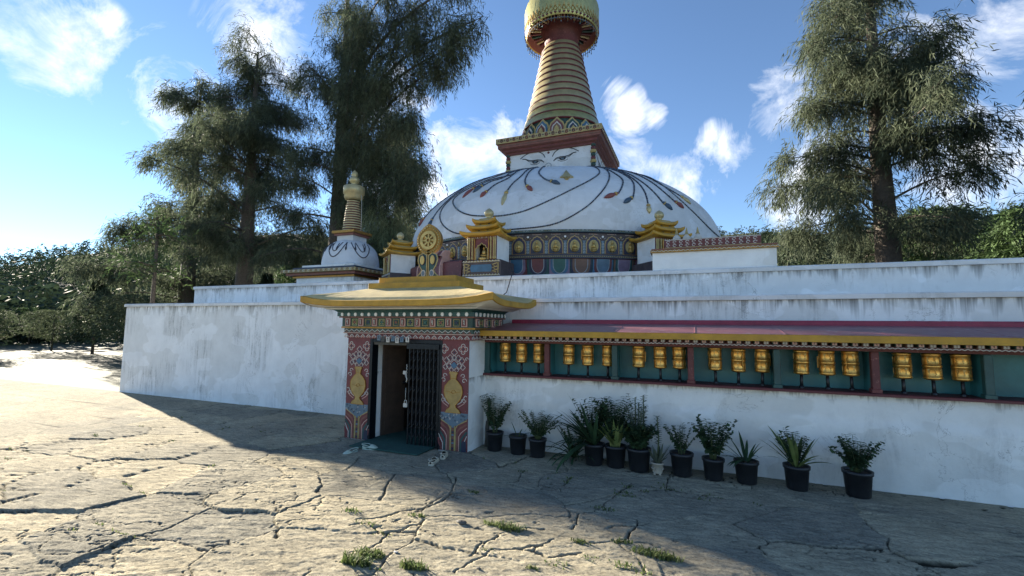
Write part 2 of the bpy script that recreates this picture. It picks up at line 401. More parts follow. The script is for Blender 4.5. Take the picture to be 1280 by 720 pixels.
# terrain behind, rising to wooded hills
m_te, nt, b = nodes('hill_soil'); v = coord(nt)
nt.links.new(ramp(nt, noise(nt, .12, v, 8, .7), [(.35, (.025, .035, .018)), (.65, (.07, .08, .04))]), b.inputs['Base Color']); b.inputs['Roughness'].default_value = .95
tx = np.arange(-420, 300, 5.); ty = np.concatenate([np.arange(8.66, 30, 2), np.arange(30, 520, 6)]); TX, TY = np.meshgrid(tx, ty)
def hz(x, y):
    x = np.asarray(x, float); y = np.asarray(y, float)
    r = np.hypot(x, y); sgn = np.clip((y - 22 + 0.10 * (x + 20)) / 30, 0, 1)
    h = sgn * (2.5 + np.clip(r - 45, 0, 70) * .14 + np.clip(r - 130, 0, 260) * .23)
    az = np.degrees(np.arctan2(-x, y)); damp = np.clip((84 - np.abs(az)) / 30, .12, 1)
    return h * damp * (1 + .35 * (fbm(x, y, .012, 3, 81) - .5)) + 1.5 * (fbm(x, y, .05, 3, 91) - .5) * sgn
TZ = hz(TX, TY) - .03
nx2 = len(tx); ii, jj = np.meshgrid(np.arange(nx2 - 1), np.arange(len(ty) - 1)); a = (jj * nx2 + ii).ravel()
tag(npmesh('hills', np.stack([TX.ravel(), TY.ravel(), TZ.ravel()], 1), np.stack([a, a + 1, a + nx2 + 1, a + nx2], 1), m_te, smooth=True), kind='structure')

# ------------------------------------------------------------------ stupa terraces
def terrace(name, x0, x1, y0, y1, z0, z1, lip, label):
    t = thing(name, ((x0 + x1) / 2, y0, 0), label, 'terrace wall'); ox, oy = t.location.x, t.location.y
    fn = lambda p: (p[0] - ox, p[1] - oy, p[2])
    m = MB(); m.box(x0, x1, y0, y1, z0, z1 - .09, M_tier, fn); m.build('wall', t)
    m = MB(); m.bevbox(x0 - lip, x1 + lip, y0 - lip, y1 + lip, z1 - .088, z1, M_cop, .02, fn); m.build('coping', t)
    return t
terrace('terrace', -16.5, 7.2, 8.62, 30, -.2, 2.70, .05, 'lower whitewashed terrace wall with black weather streaks behind the red roof')
terrace('terrace', -15.2, 6.0, 9.82, 28.8, 2.702, 3.32, .04, 'upper whitewashed terrace wall directly below the dome and painted petals')

# ------------------------------------------------------------------ main stupa
CX, CY = -4.8, 17.0
st = thing('stupa', (CX, CY, 3.32), 'great white stupa dome with painted eyes and a tall ringed golden spire', 'stupa')
def L(z): return z - 3.32
P = [(5.75,4.72),(5.74,5.05),(5.6,5.55),(5.3,6.05),(4.85,6.5),(4.2,6.95),(3.5,7.27),(2.7,7.48),(1.9,7.6),(0.01,7.68)]
D = np.array([tuple(q) for q in catm(P, 8)])
m = MB(); m.lathe([(r, L(z)) for r, z in D], 0, 0, M_dome, 144); dome = m.build('dome', st)
def domep(th, z, d=0):
    r = float(np.interp(z, D[:, 1], D[:, 0])); k = min(max(np.searchsorted(D[:, 1], z), 1), len(D) - 1)
    dr = D[k, 0] - D[k - 1, 0]; dz = D[k, 1] - D[k - 1, 1]; l = hypot(dr, dz) + 1e-9
    nr, nz = dz / l, -dr / l; a = R(th)
    return np.array([(r + d * nr) * sin(a), -(r + d * nr) * cos(a), L(z) + d * nz])
# drum
def cyl(r): return lambda u, v, d: ((r + d) * sin(u), -(r + d) * cos(u), L(v))
m = MB()
m.lathe([(5.60, L(3.32)), (5.74, L(3.93))], 0, 0, teal, 144)
m.lathe([(5.74, L(3.93)), (5.83, L(3.94)), (5.83, L(4.03)), (5.72, L(4.04)), (5.72, L(4.62)), (5.80, L(4.64)), (5.80, L(4.71)), (5.74, L(4.725))], 0, 0, frz, 144, smooth=False,
        mfn=lambda k: [redP, navy, frzt, frz, navy, frzt, navy][k])
c = cyl(5.83)
w = 2 * pi / 5.83
for i in range(-170, 330):                                   # carved gold scrolls along the ledge
    u = i * .0088; 
    if abs(u) > 1.55: continue
    m.stroke([(u + .0042 * cos(t), 3.985 + .024 * sin(t * 1.0) * (1 if i % 2 else -1)) for t in np.linspace(0, 2 * pi, 7)[:-1]], .009 / 5.83, lambda a, b_, d: c(a, b_, d), goldP, .008, True)
c2 = cyl(5.80)
for i in range(-60, 100):
    u = i * .017
    m.stroke([(u + .0055 * t, 4.675 + .022 * (1 - abs(t))) for t in (-1, -.5, 0, .5, 1)], .003, c2, goldP if i % 4 < 2 else offw, .006)
m.build('drum', st)
# lotus petals painted and raised below the ledge
def relc(r0, r1):                                            # flared band: v from 3.32 (r0) to 3.93 (r1)
    return lambda u, v, d: ((r0 + (r1 - r0) * (v - 3.32) / .61 + d) * sin(u), -(r0 + (r1 - r0) * (v - 3.32) / .61 + d) * cos(u), L(v))
pm = relc(5.62, 5.75); m = MB()
pc = [blueP, redP, greenP, brownP, slate, mauve]; oc = [maroon, teal, mauve, navy, blueP, brownP]
st0 = R(3.8)
for i in range(-12, 18):
    u = st0 + i * R(5.75); hw = R(2.72)
    for q, (k, colr, lo) in enumerate(((1.0, oc[i % 6], 3.34), (.86, oc[(i + 2) % 6], 3.50), (.64, outl, 3.545), (.57, pc[i % 6], 3.56))):
        pts = [(u - hw * k, 3.925), (u - hw * k, lo + .22)] + [(u - hw * k * cos(t), lo + .20 - .20 * sin(t)) for t in np.linspace(.15, pi - .15, 9)] + [(u + hw * k, lo + .22), (u + hw * k, 3.925)]
        m.blob(pts, pm, colr, .012 + .010 * q)
m.build('lotus_petals', st)
# niches with seated figures
def niche(u):
    n = MB(); cc = cyl(5.72); W = .0165
    arch = lambda k, z0, top: [(u - W * k * 1.9, z0)] + [(u + W * k * x, z0 + (top - z0) * y) for x, y in ((-1.9, .55), (-1.6, .74), (-1.15, .80), (-.95, .90), (-.4, .93), (0, 1.0), (.4, .93), (.95, .90), (1.15, .80), (1.6, .74), (1.9, .55), (1.9, 0))]
    n.blob(arch(1.12, 4.07, 4.57), cc, goldP, .010); n.blob(arch(1.0, 4.075, 4.545), cc, redP, .016); n.blob(arch(.9, 4.08, 4.53), cc, navy, .020)
    n.blob([(u + .0225 * cos(t), 4.275 + .165 * sin(t)) for t in np.linspace(0, 2 * pi, 22)[:-1]], cc, goldP, .030)
    n.blob([(u + .0185 * cos(t), 4.275 + .140 * sin(t)) for t in np.linspace(0, 2 * pi, 22)[:-1]], cc, paleG if int(u * 90) % 2 else goldP, .036)
    # pillars between the niches
    for sgn in (1,):
        v0 = u + R(2.5)
        n.blob([(v0 - .006, 4.07), (v0 + .006, 4.07), (v0 + .006, 4.40), (v0 + .010, 4.42), (v0 - .010, 4.42), (v0 - .006, 4.40)], cc, slate, .016)
        for k in range(4): n.stroke([(v0 + .0045 * cos(t), 4.11 + k * .075 + .026 * sin(t)) for t in np.linspace(0, 2 * pi, 8)[:-1]], .0016, cc, offw, .022, True)
        n.stroke([(v0 - .012, 4.50), (v0 - .005, 4.46), (v0, 4.50), (v0 + .005, 4.46), (v0 + .012, 4.50)], .003, cc, offw if int(abs(u) * 40) % 3 else goldP, .022)
        n.blob(circ(v0, 4.53, .005, 8, .028), cc, goldP if int(abs(u) * 57) % 2 else white, .022)
    for k in range(-3, 4): n.stroke([(u + k * .0062 + .0028 * cos(t), 4.595 + .012 * sin(t)) for t in np.linspace(0, 2 * pi, 6)[:-1]], .0014, cc, offw if k % 2 else pink, .012, True)
    o = n.build('niche', st)
    q = MB(); r = 5.72 + .055; ct = (r * sin(u), -r * cos(u))
    def b3(du, z, rad, sc): q.ball((ct[0] + du * cos(u), ct[1] + du * sin(u), L(z)), rad, gold, 8, sc)
    b3(0, 4.36, .034, (1, 1, 1.2)); b3(0, 4.405, .014, (1, 1, 1)); b3(0, 4.27, .052, (1, .9, 1.3)); b3(0, 4.185, .088, (1, .8, .38))
    b3(-.052, 4.255, .022, (1, 1, 2.2)); b3(.052, 4.255, .022, (1, 1, 2.2)); b3(0, 4.145, .08, (1, .9, .3))
    q.build('seated_figure', o)
for k in list(range(-14, -4)) + list(range(-2, 16)):
    u = R(4.3 + 5.0 * k) if k > -3 else R(-6.5 + 5.0 * (k + 3) + 3.6)
    if k in (7, 8): continue
    niche(u)
# garlands and tassels of beads on the dome
def garland(name, pts, rad=.023, step=.046, mat=None, parent=None):
    pl = catm(pts, 8); P3 = [domep(t, z, .012) for t, z in pl]
    m = MB(); m.tube(P3, rad * .55, navy, 5)
    acc = 0; last = P3[0]
    for i in range(1, len(P3)):
        seg = np.linalg.norm(P3[i] - P3[i - 1]); 
        while acc < seg:
            q = P3[i - 1] + (P3[i] - P3[i - 1]) * (acc / seg); m.ball(q, rad, bead if (int(acc * 997) % 5) else slate, 6, (1, 1, 1)); acc += step
        acc -= seg
    return m.build(name, st)
garland('bead_garland', [(31, 7.45), (31, 7.1), (29.8,6.68),(25.2,6.29),(19.3,5.93),(14.2,5.64),(8.7,5.38),(4.4,5.24),(-1,5.18),(-6,5.22),(-11.6,5.32),(-16.5,5.52),(-21,5.81),(-23.5,6.06),(-23,6.25),(-20,6.45),(-14,6.75),(-7,7.1),(0,7.4)])
garland('bead_garland', [(34, 7.45), (34.5, 7.1), (33.4,6.68),(29.8,6.13),(26,5.68),(22.6,5.35),(17.8,5.03),(13.7,4.86),(8.9,4.79),(2.7,4.77),(-5,4.76),(-10,4.76),(-14.4,4.79),(-18.3,4.91),(-22.6,5.16),(-25.5,5.43),(-27,5.69),(-27,5.9),(-25.5,6.2),(-22,6.6),(-15,7.05),(-8,7.35)])
garland('bead_garland', [(60, 7.4), (56, 6.9), (54, 6.4), (56, 5.9), (62, 5.4), (70, 5.1), (80, 5.05), (92, 5.2)])
def tassel(pts, mat, ln=.42, top=7.3):
    t0, z0 = pts[0]; z1 = min(top, 7.35)
    full = [(t0 * .9, z1), (t0 * .97, (z0 + z1) / 2)] + list(pts[:-1]); endp = pts[-1]; pre = pts[-2]
    pl = catm(full, 6); P3 = [domep(t, z, .012) for t, z in pl]
    m = MB(); m.tube(P3, .020, bead, 6)
    for i in range(0, len(P3), 1): m.ball(P3[i], .027, navy if i % 2 else slate, 6)
    m.build('tassel_cord', st)
    a = domep(pre[0], pre[1], .02); b_ = domep(endp[0], endp[1], .02); d = b_ - a
    m = MB(); n = 9; pr_ = [.025, .04, .035, .055, .07, .072, .06, .04, .012]
    m.tube([a + d * (i / (n - 1)) for i in range(n)], pr_, mat, 10); o = m.build('tassel', st)
    r_ = MB(); r_.tube([a + d * .16, a + d * .24], [.06, .06], gold, 10); r_.build('tassel_band', o)
tassel([(1.2,6.58),(-.1,6.28),(-.9,6.0),(-1.3,5.5)], paleG)
tassel([(3.3,6.67),(3.8,6.33),(4.9,6.12),(7.2,5.9)], tasr)
tassel([(7.5,6.68),(10.2,6.36),(12.0,6.25),(15.4,6.1)], tasb)
tassel([(35.9,6.65),(36.3,6.38),(34.5,6.08),(32.4,5.82),(27.7,5.63)], tasr)
tassel([(40,6.43),(38.4,6.04),(36.6,5.72),(33.2,5.5)], tasb)
tassel([(41.5,6.4),(41.6,5.96),(40.9,5.55),(40.6,5.25)], paleG)
tassel([(43.7,6.44),(45.2,6.01),(46.5,5.68),(49.4,5.46)], tasb)
tassel([(48.9,6.54),(49.9,6.13),(52,5.8),(55,5.6)], tasr)
tassel([(54,6.4),(58,6.1),(61,5.85)], paleG)
tassel([(-3.6,6.58),(-7,6.33),(-8.4,6.1),(-10,5.88)], tasr)
tassel([(-6.4,6.65),(-10.5,6.55),(-12.4,6.42),(-14.8,6.15)], tasb)
tassel([(-4,6.75),(-12,6.65),(-16.2,6.42),(-18.4,6.02)], tasr)
tassel([(-27,6.3),(-29.5,5.8),(-30.5,5.55),(-31.4,5.2)], tasb)
tassel([(-30,6.6),(-38,6.1),(-41,5.8),(-43,5.5)], tasr)
m = MB(); mpd = lambda u, v, d: tuple(domep(17.5 + u, v, d + .01))
m.blob([(-2.2, 6.36), (2.2, 6.36), (1.2, 6.46), (0, 6.72), (-1.2, 6.46)], mpd, paleG, .04); m.blob([(-.9, 6.36), (.9, 6.36), (.4, 6.27), (-.4, 6.27)], mpd, gold, .05)
m.build('bell_ornament', st)
# harmika
HW = 1.62
m = MB(); m.box(-HW, HW, -HW, HW, L(7.40), L(8.64), M_dome); har = m.build('harmika', st)
for sx in (-1, 1):
    for sy in (-1, 1):
        m = MB()
        for k in range(9):
            z = 7.55 + k * .12
            r_ = .085 if k % 3 else .11
            m.lathe([(r_ * .7, L(z)), (r_, L(z + .03)), (r_, L(z + .09)), (r_ * .7, L(z + .115))], sx * HW, sy * HW, [goldP, maroon2, dgreen][k % 3], 12)
        m.build('corner_column', har)
for q in range(4):
    m = MB(); a = q * pi / 2
    def f4(u, v, d, a=a): x, y = u, -(HW + .001 + d); return (x * cos(a) - y * sin(a), x * sin(a) + y * cos(a), L(v))
    for s_ in (-1, 1):
        cx = s_ * .56 - .02; z = 8.20
        g_ = lambda pts, w: m.stroke([(cx + s_ * x, z + y) for x, y in pts], w * 1.5, f4, black, .006)
        g_([(-.36, -.02), (-.28, .055), (-.12, .085), (.05, .075), (.2, .10), (.36, .17), (.47, .18)], .022)       # upper lid
        g_([(-.36, -.02), (-.28, .02), (-.13, .03), (.05, .03), (.2, .05), (.36, .17)], .014)
        g_([(-.36, -.02), (-.37, -.05)], .02)
        m.blob([(cx + s_ * x, z + y) for x, y in ((-.16, .055), (.08, .06), (.08, .0), (.03, -.045), (-.10, -.045), (-.16, .0))], f4, black, .008)
        m.blob([(cx + s_ * x, z + y) for x, y in ((-.10, .03), (.02, .03), (.0, -.01), (-.08, -.01))], f4, slate, .011)
        g_([(-.22, -.03), (-.10, -.085), (.06, -.08), (.16, -.03)], .012)
        m.stroke([(cx + s_ * x, z + y) for x, y in catm([(-.42, .13), (-.34, .27), (-.16, .38), (.08, .40), (.34, .33), (.56, .20)], 4)], .030, f4, black, .006)
    m.blob(circ(-.03, 8.50, .045, 12), f4, maroon2, .008)
    m.stroke([(-.03 + x, 8.0 + y) for x, y in catm([(-.10, -.18), (-.13, -.05), (-.12, .04), (-.02, .11), (.09, .06), (.10, -.03), (.03, -.08), (-.03, -.03), (.0, .03)], 4)], .018, f4, slate, .006)
    m.stroke([(-.03 + x, 7.86 + y) for x, y in ((.0, .08), (.03, 0), (-.02, -.10), (-.04, -.2))], .03, f4, goldP, .006)
    m.build('eye_painting', har)
# cornice above the eyes
def sq(prof, mats, name, parent):
    m = MB()
    for k in range(len(prof) - 1):
        (a, z0), (b_, z1) = prof[k], prof[k + 1]
        vs = [(x * a, y * a, L(z0)) for x, y in ((-1, -1), (1, -1), (1, 1), (-1, 1))] + [(x * b_, y * b_, L(z1)) for x, y in ((-1, -1), (1, -1), (1, 1), (-1, 1))]
        m.add(vs, [(i, (i + 1) % 4, 4 + (i + 1) % 4, 4 + i) for i in range(4)], mats[k])
    return m.build(name, parent)
cor = sq([(1.60, 8.56), (1.70, 8.58), (1.70, 8.64), (1.80, 8.67), (1.80, 8.74), (1.93, 8.78), (1.93, 8.93), (1.99, 8.94), (1.99, 9.14), (1.90, 9.15), (1.5, 9.16)],
         [terra, maroon, terra, maroon, terra, terra, terra, goldP, goldP, goldD], 'cornice', st)
m = MB()
for q in range(4):
    a = q * pi / 2
    def f4(u, v, d, a=a): x, y = u, -(1.99 + d); return (x * cos(a) - y * sin(a), x * sin(a) + y * cos(a), L(v))
    def f5(u, v, d, a=a): x, y = u, -(1.935 + d); return (x * cos(a) - y * sin(a), x * sin(a) + y * cos(a), L(v))
    for i in range(-15, 16):
        u = i * .125
        m.stroke([(u + .05 * cos(t), 9.045 + .06 * sin(t)) for t in np.linspace(0, 2 * pi, 9)[:-1]], .022, f4, paleG if i % 2 else maroon2, .012, True)
        m.stroke([(u - .03, 9.02), (u, 9.075), (u + .03, 9.02)], .016, f4, [redP, dgreen, navy][i % 3], .016)
    m.stroke([(-1.9, 8.86), (1.9, 8.86)], .03, f5, brownP, .012)
m.build('cornice_scrollwork', cor)
# lotus ring
m = MB(); m.lathe([(1.60, L(9.14)), (1.66, L(9.30)), (1.55, L(9.62)), (1.50, L(9.82))], 0, 0, dgreen, 48)
for ring, (zb, zt, n, off) in enumerate(((9.15, 9.86, 18, .5),)):
    for i in range(n):
        u = (i + off) / n * 2 * pi; hw = pi / n
        def lr(a, v, d): r = 1.69 - .26 * max(0, (v - 9.35)) + d; return (r * sin(a), -r * cos(a), L(v))
        for q, (k, cl) in enumerate(((1.0, goldP), (.82, [redP, dgreen, blueP][i % 3]), (.60, offw), (.48, [brownP, navy, maroon][i % 3]), (.28, goldP))):
            H_ = (zt - zb)
            m.blob([(u + hw * x * k, zb + H_ * y * (.25 + .75 * k)) for x, y in ((-1, 0), (-1, .45), (-.8, .68), (-.45, .80), (0, 1), (.45, .80), (.8, .68), (1, .45), (1, 0))], lr, cl, .02 + .014 * q + .03 * ring)
m.build('lotus_ring', st)
# spire of thirteen rings
m = MB(); z0, z1 = 9.82, 13.42; n = 13; pf = []; mk = []
zz = z0
hs = [.33 * (1 - .028 * i) for i in range(n)]; k_ = (z1 - z0) / sum(hs)
for i in range(n):
    h = hs[i] * k_; rA = 1.56 - (.80) * ((zz - z0) / (z1 - z0)) ** .9; rB = rA - .06
    pf += [(rA - .10, zz), (rA + .0, zz + .015), (rA + .01, zz + h * .14), (rA - .0, zz + h * .18), (rB - .02, zz + h * .97), (rA - .12, zz + h)]
    zz += h
def smat(k):
    i, j = divmod(k, 6)
    if j in (0, 1, 2): return goldD if j == 1 and False else maroon2
    return palegreen if i < 2 else paleG
m.lathe([(r, L(z)) for r, z in pf], 0, 0, paleG, 64, mfn=smat)
m.lathe([(.72, L(13.36)), (.66, L(13.5)), (.70, L(13.8)), (.9, L(14.35))], 0, 0, maroon, 40)
m.build('spire', st)
# gilt parasol
m = MB()
m.lathe([(.70, L(14.35)), (1.28, L(14.30)), (1.40, L(13.98)), (1.44, L(13.95))], 0, 0, maroon, 64, mfn=lambda k: [maroon, redP, goldP][k])
m.lathe([(1.44, L(13.95)), (1.47, L(14.0)), (1.49, L(14.2)), (1.50, L(14.3)), (1.50, L(14.95)), (1.44, L(15.15)), (1.25, L(15.4)), (.9, L(15.62)), (.4, L(15.8)), (.25, L(15.95)), (.35, L(16.2)), (.3, L(16.5)), (.1, L(16.8)), (0.01, L(17.2))], 0, 0, palegreen, 96,
        flute=lambda a, z: 1 + .012 * cos(a * 48) if L(14.35) < z < L(15.3) else 1)
can = m.build('parasol', st)
m = MB(); cp = lambda u, v, d: ((1.495 + d) * sin(u), -(1.495 + d) * cos(u), L(v))
for i in range(56):
    u = i / 56 * 2 * pi
    m.stroke([(u + .045 * cos(t), 14.17 + .085 * sin(t)) for t in np.linspace(0, 2 * pi, 7)[:-1]], .020, cp, goldD if i % 2 else gold, .014, True)
    m.blob([(u - .03, 14.27), (u, 14.40 + .05 * (i % 2)), (u + .03, 14.27)], cp, gold, .02)
    m.blob([(u - .04, 14.04), (u, 13.96), (u + .04, 14.04)], cp, maroon2, .02)
m.build('filigree_band', can)
m = MB()
for i in range(36):
    u = i / 36 * 2 * pi + .01; ub = (i + 1) / 36 * 2 * pi
    m.box(-.035, .035, -1.27, -.78, L(14.20), L(14.32), [maroon2, paleG, redP, dgreen][i % 4], lambda p, u=u: (p[0] * cos(u) - p[1] * sin(u), p[0] * sin(u) + p[1] * cos(u), p[2]))
m.build('rafters', can)
m = MB(); cf = lambda u, v, d: ((1.43 + d) * sin(u), -(1.43 + d) * cos(u), L(v))
for i in range(72):
    u = i / 72 * 2 * pi; ln = .20 + .09 * (i % 2) + random.uniform(-.03, .03)
    pts = [(u, 13.96 - ln * t) for t in np.linspace(0, 1, 5)]
    m.stroke(pts, .012, cf, goldD, .012); m.ball(cf(u, 13.94 - ln, 0), .024, black if i % 3 else slate, 6)
    m.stroke([(u, 13.86), (u + .0436, 13.80), (u + .0872, 13.86)], .016, cf, slate, .012)
m.build('bead_fringe', can)

# ------------------------------------------------------------------ pagoda niches on the drum
def scallop_arch(cx, z0, w, h): return [(cx - w, z0), (cx - w, z0 + h * .55), (cx - w * 1.0, z0 + h * .66), (cx - w * .72, z0 + h * .72), (cx - w * .66, z0 + h * .84), (cx - w * .3, z0 + h * .87), (cx, z0 + h), (cx + w * .3, z0 + h * .87), (cx + w * .66, z0 + h * .84), (cx + w * .72, z0 + h * .72), (cx + w, z0 + h * .66), (cx + w, z0 + h * .55), (cx + w, z0)]
def pagoda(loc, rz, label, full=True):
    t = thing('shrine', loc, label, 'shrine', 'pagoda roofed shrines set around the stupa dome', rz)
    # local: front at y=0, z=0 is the terrace
    w = .40; dp = .78
    m = MB(); m.bevbox(-w - .12, w + .12, -.04, .86, 0, .44, frz, .02)
    f = front(-.04)
    for z_ in (.06, .40): m.stroke([(-w - .10, z_), (w + .10, z_)], .03, f, goldP, .02)
    for i in range(-6, 7):
        for z_ in (.06, .40): m.stroke([(i * .08 - .025, z_ - .02), (i * .08, z_ + .02), (i * .08 + .025, z_ - .02)], .012, f, offw, .028)
    for sx in (-1, 1):
        for k in range(3):
            m.stroke([(sx * (w - .02 * k + .01), .12 + k * .08), (sx * (w - .10), .15 + k * .08), (sx * (w + .04), .19 + k * .08)], .022, f, goldP, .02)
        m.stroke([(sx * (w + .06), .1), (sx * (w + .06), .36)], .02, f, goldP, .02)
    m.blob([(-.27, .14), (.27, .14), (.30, .23), (.27, .32), (-.27, .32), (-.30, .23)], f, blueP, .012)
    m.build('base', t)
    m = MB(); z0, z1 = .445, 1.03
    m.box(-w, -.19, 0, dp, z0, z1, M_wall); m.box(.19, w, 0, dp, z0, z1, M_wall)
    m.box(-.188, .188, .25, dp, z0, z1, dark); m.box(-.188, .188, .0, .248, z1 - .08, z1, maroon)
    f = front(0)
    for sx in (-1, 1):
        m.box(sx * .30 - .10, sx * .30 + .10, -.02, .0, z0, z1, maroon)
        for q in (-.045, .03, .075):
            m.lathe([(.020, z0 + .01), (.028, z0 + .05), (.018, z0 + .08), (.018, z1 - .12), (.028, z1 - .08), (.022, z1 - .03)], sx * .30 + sx * q, -.04, goldP, 8)
        m.box(sx * .195 - .012, sx * .195 + .012, -.045, .02, z0, z1 - .05, goldD)
    fr = front(-.005)
    ar = scallop_arch(0, z0, .19, .46)
    m.stroke(ar, .04, fr, maroon2, .03); m.stroke([(x * .86, z0 + (z - z0) * .92) for x, z in ar], .016, fr, goldP, .036)
    # spandrels that shape the opening
    half = [p for p in ar if p[0] <= 0]; m.blob([(-.20, z1 - .07), (-.20, z0 + .25)] + half[1:] + [(0, z1 - .07)], fr, maroon, .012)
    half = [p for p in ar if p[0] >= 0]; m.blob([(.20, z0 + .25), (.20, z1 - .07), (0, z1 - .07)] + half[:-1], fr, maroon, .012)
    for i in range(-6, 7): m.stroke([(i * .06 - .02, z1 - .05), (i * .06, z1 - .015), (i * .06 + .02, z1 - .05)], .010, front(-.022), goldP if i % 2 else offw, .01)
    m.build('niche', t)
    if full:
        m = MB()
        m.lathe([(.13, z0), (.16, z0 + .05), (.10, z0 + .08)], 0, .12, gold, 14); m.ball((0, .12, z0 + .12), .10, gold, 12, (1, .8, .45))
        m.ball((0, .12, z0 + .2), .06, gold, 10, (1, .8, 1.4)); m.ball((0, .12, z0 + .31), .037, gold, 10, (1, 1, 1.2)); m.build('seated_figure', t)
    zz = z1; cy = .38
    for k, (hw, hd, h) in enumerate(((.56, .55, .20), (.44, .44, .19), (.32, .34, .16))):
        m = MB(); cr_ = []
        n = 8
        def ring(s_, z_, up):
            pts = []
            for side in range(4):
                for i in range(n):
                    t_ = -1 + 2 * i / n; e = abs(t_) ** 3 * up; x, y = {0: (t_, -1), 1: (1, t_), 2: (-t_, 1), 3: (-1, -t_)}[side]
                    pts.append((x * hw * s_, cy + y * hd * s_, z_ + e))
            return pts
        R_ = [ring(.70, zz, 0), ring(.97, zz + .01, .055), ring(1.0, zz + .02, .075), ring(1.0, zz + .065, .085), ring(.82, zz + .09, .035), ring(.62, zz + .135, .0), ring(.55, zz + h, 0)]
        vs = [p for r_ in R_ for p in r_]; N = 4 * n
        for q in range(len(R_) - 1):
            m.add(vs if q == 0 else [], [], ochre)
            kk = m.mi(ochre if q < 4 else (cream if q == 4 else ochre))
            for i in range(N): m.f.append([q * N + i, q * N + (i + 1) % N, (q + 1) * N + (i + 1) % N, (q + 1) * N + i]); m.m.append(kk); m.sm.append(False)
        m.add(R_[-1], [tuple(range(N))], ochre_d)
        ob = m.build('roof', t)
        if k < 2:
            m2 = MB()
            for sx in (-.12, .12): m2.box(sx - .025, sx + .025, cy - hd * .57 - .012, cy - hd * .57, zz + h - .055, zz + h - .012, black)
            m2.build('vent', ob)
        zz += h - .02
    m = MB(); m.lathe([(.16, zz), (.17, zz + .03), (.08, zz + .06), (.06, zz + .09), (.105, zz + .12), (.125, zz + .18), (.11, zz + .24), (.06, zz + .29), (.0, zz + .33)], 0, cy, paleG, 16)
    m.build('finial', t)
    return t
pagoda((-4.86, 10.02, 3.32), 0, 'pagoda shrine with dark arched niche facing the courtyard, nearest in front of the dome')
def rad_(th, r): return (CX + r * sin(R(th)), CY - r * cos(R(th)), 3.32)
pagoda(rad_(39, 6.75), R(39), 'pagoda shrine on the right side of the dome, partly behind the white altar block')
pagoda(rad_(-39.5, 6.72), R(-39.5), 'pagoda shrine at the left edge of the dome beside the dark trees')
pagoda(rad_(84, 6.6), R(84), 'pagoda shrine at the far right flank of the dome')
# maroon parapet on the left flank of the drum
t = thing('parapet', (CX, CY, 3.32), 'curved maroon parapet below the left part of the dome frieze', 'parapet')
m = MB(); a0, a1 = R(-66), R(-11)
m.lathe([(5.9, .003), (6.12, .003), (6.10, .60), (6.06, .64), (5.9, .64), (5.9, .003)], 0, 0, maroon, 60, a0=a0, a1=a1, smooth=False)
m.build('wall', t)
for th in (-19.5, -27):
    m = MB(); fnr = lambda p, th=th: (p[0] * cos(R(th)) - (p[1]) * sin(R(th)), p[0] * sin(R(th)) + p[1] * cos(R(th)), p[2])
    for (x0, x1, mat, yy) in ((-.16, .16, maroon, -6.2), (-.20, -.155, pink, -6.22), (.155, .20, pink, -6.22)):
        z = [0.003, .5, .8, 1.0]; ww = [0, .02, .05, .12]
        for k in range(3):
            b0, b1 = ww[k], ww[k + 1]
            sg = 1 if x0 >= 0 else -1
            vs = [(x0 + b0 * (x0 < 0), yy, z[k]), (x1 - b0 * (x1 > 0), yy, z[k]), (x1 - b0 * (x1 > 0), -5.7, z[k]), (x0 + b0 * (x0 < 0), -5.7, z[k]), (x0 + b1 * (x0 < 0), yy + .1 * k, z[k + 1]), (x1 - b1 * (x1 > 0), yy + .1 * k, z[k + 1]), (x1 - b1 * (x1 > 0), -5.7, z[k + 1]), (x0 + b1 * (x0 < 0), -5.7, z[k + 1])]
            m.add([fnr(v_) for v_ in vs], [(0, 1, 5, 4), (1, 2, 6, 5), (2, 3, 7, 6), (3, 0, 4, 7), (4, 5, 6, 7)], mat)
    m.build('buttress', t)
# white altar block right
t = thing('altar', (.3, 9.9, 3.32), 'white altar block with a patterned ledge on the terrace right of the dome front', 'altar')
m = MB(); m.box(-1.10, 1.2, .02, 1.4, .003, .38, M_wall); m.build('block', t)
m = MB(); m.bevbox(-1.14, 1.24, -.03, 1.44, .382, .44, goldD, .012); m.box(-1.12, 1.22, -.0, 1.42, .442, .47, terra)
for i in range(28): m.stroke([(-1.12 + i * .085, .40), (-1.08 + i * .085, .425), (-1.04 + i * .085, .40)], .01, front(-.03), offw, .008)
m.build('ledge', t)
m = MB(); m.box(-.85, .95, .06, .10, .473, .66, maroon)
for i in range(14):
    for zq in (.53, .605): m.stroke([(-.78 + i * .125 + .032 * cos(a_), zq + .026 * sin(a_)) for a_ in np.linspace(0, 5.2, 8)], .012, front(.06), offw, .008)
m.stroke([(-.85, .650), (.95, .650)], .014, front(.06), offw, .01); m.stroke([(-.85, .485), (.95, .485)], .014, front(.06), goldP, .01)
m.build('painted_panel', t)
for x in (-.62, -.42, -.2):
    c_ = thing('offering_lamp', (.3 + x, 10.25, 3.79), 'small pale offering urn standing behind the patterned panel of the altar', 'urn', 'pale urns on the altar')
    m = MB(); m.lathe([(.07, 0), (.05, .03), (.03, .10), (.05, .16), (.085, .22), (.08, .28), (.03, .34), (.0, .42)], 0, 0, offw, 12); m.build('urn_body', c_)
    m = MB(); m.lathe([(.05, .345), (.03, .37), (.012, .46), (0, .5)], 0, 0, goldP, 8); m.build('lid', c_)

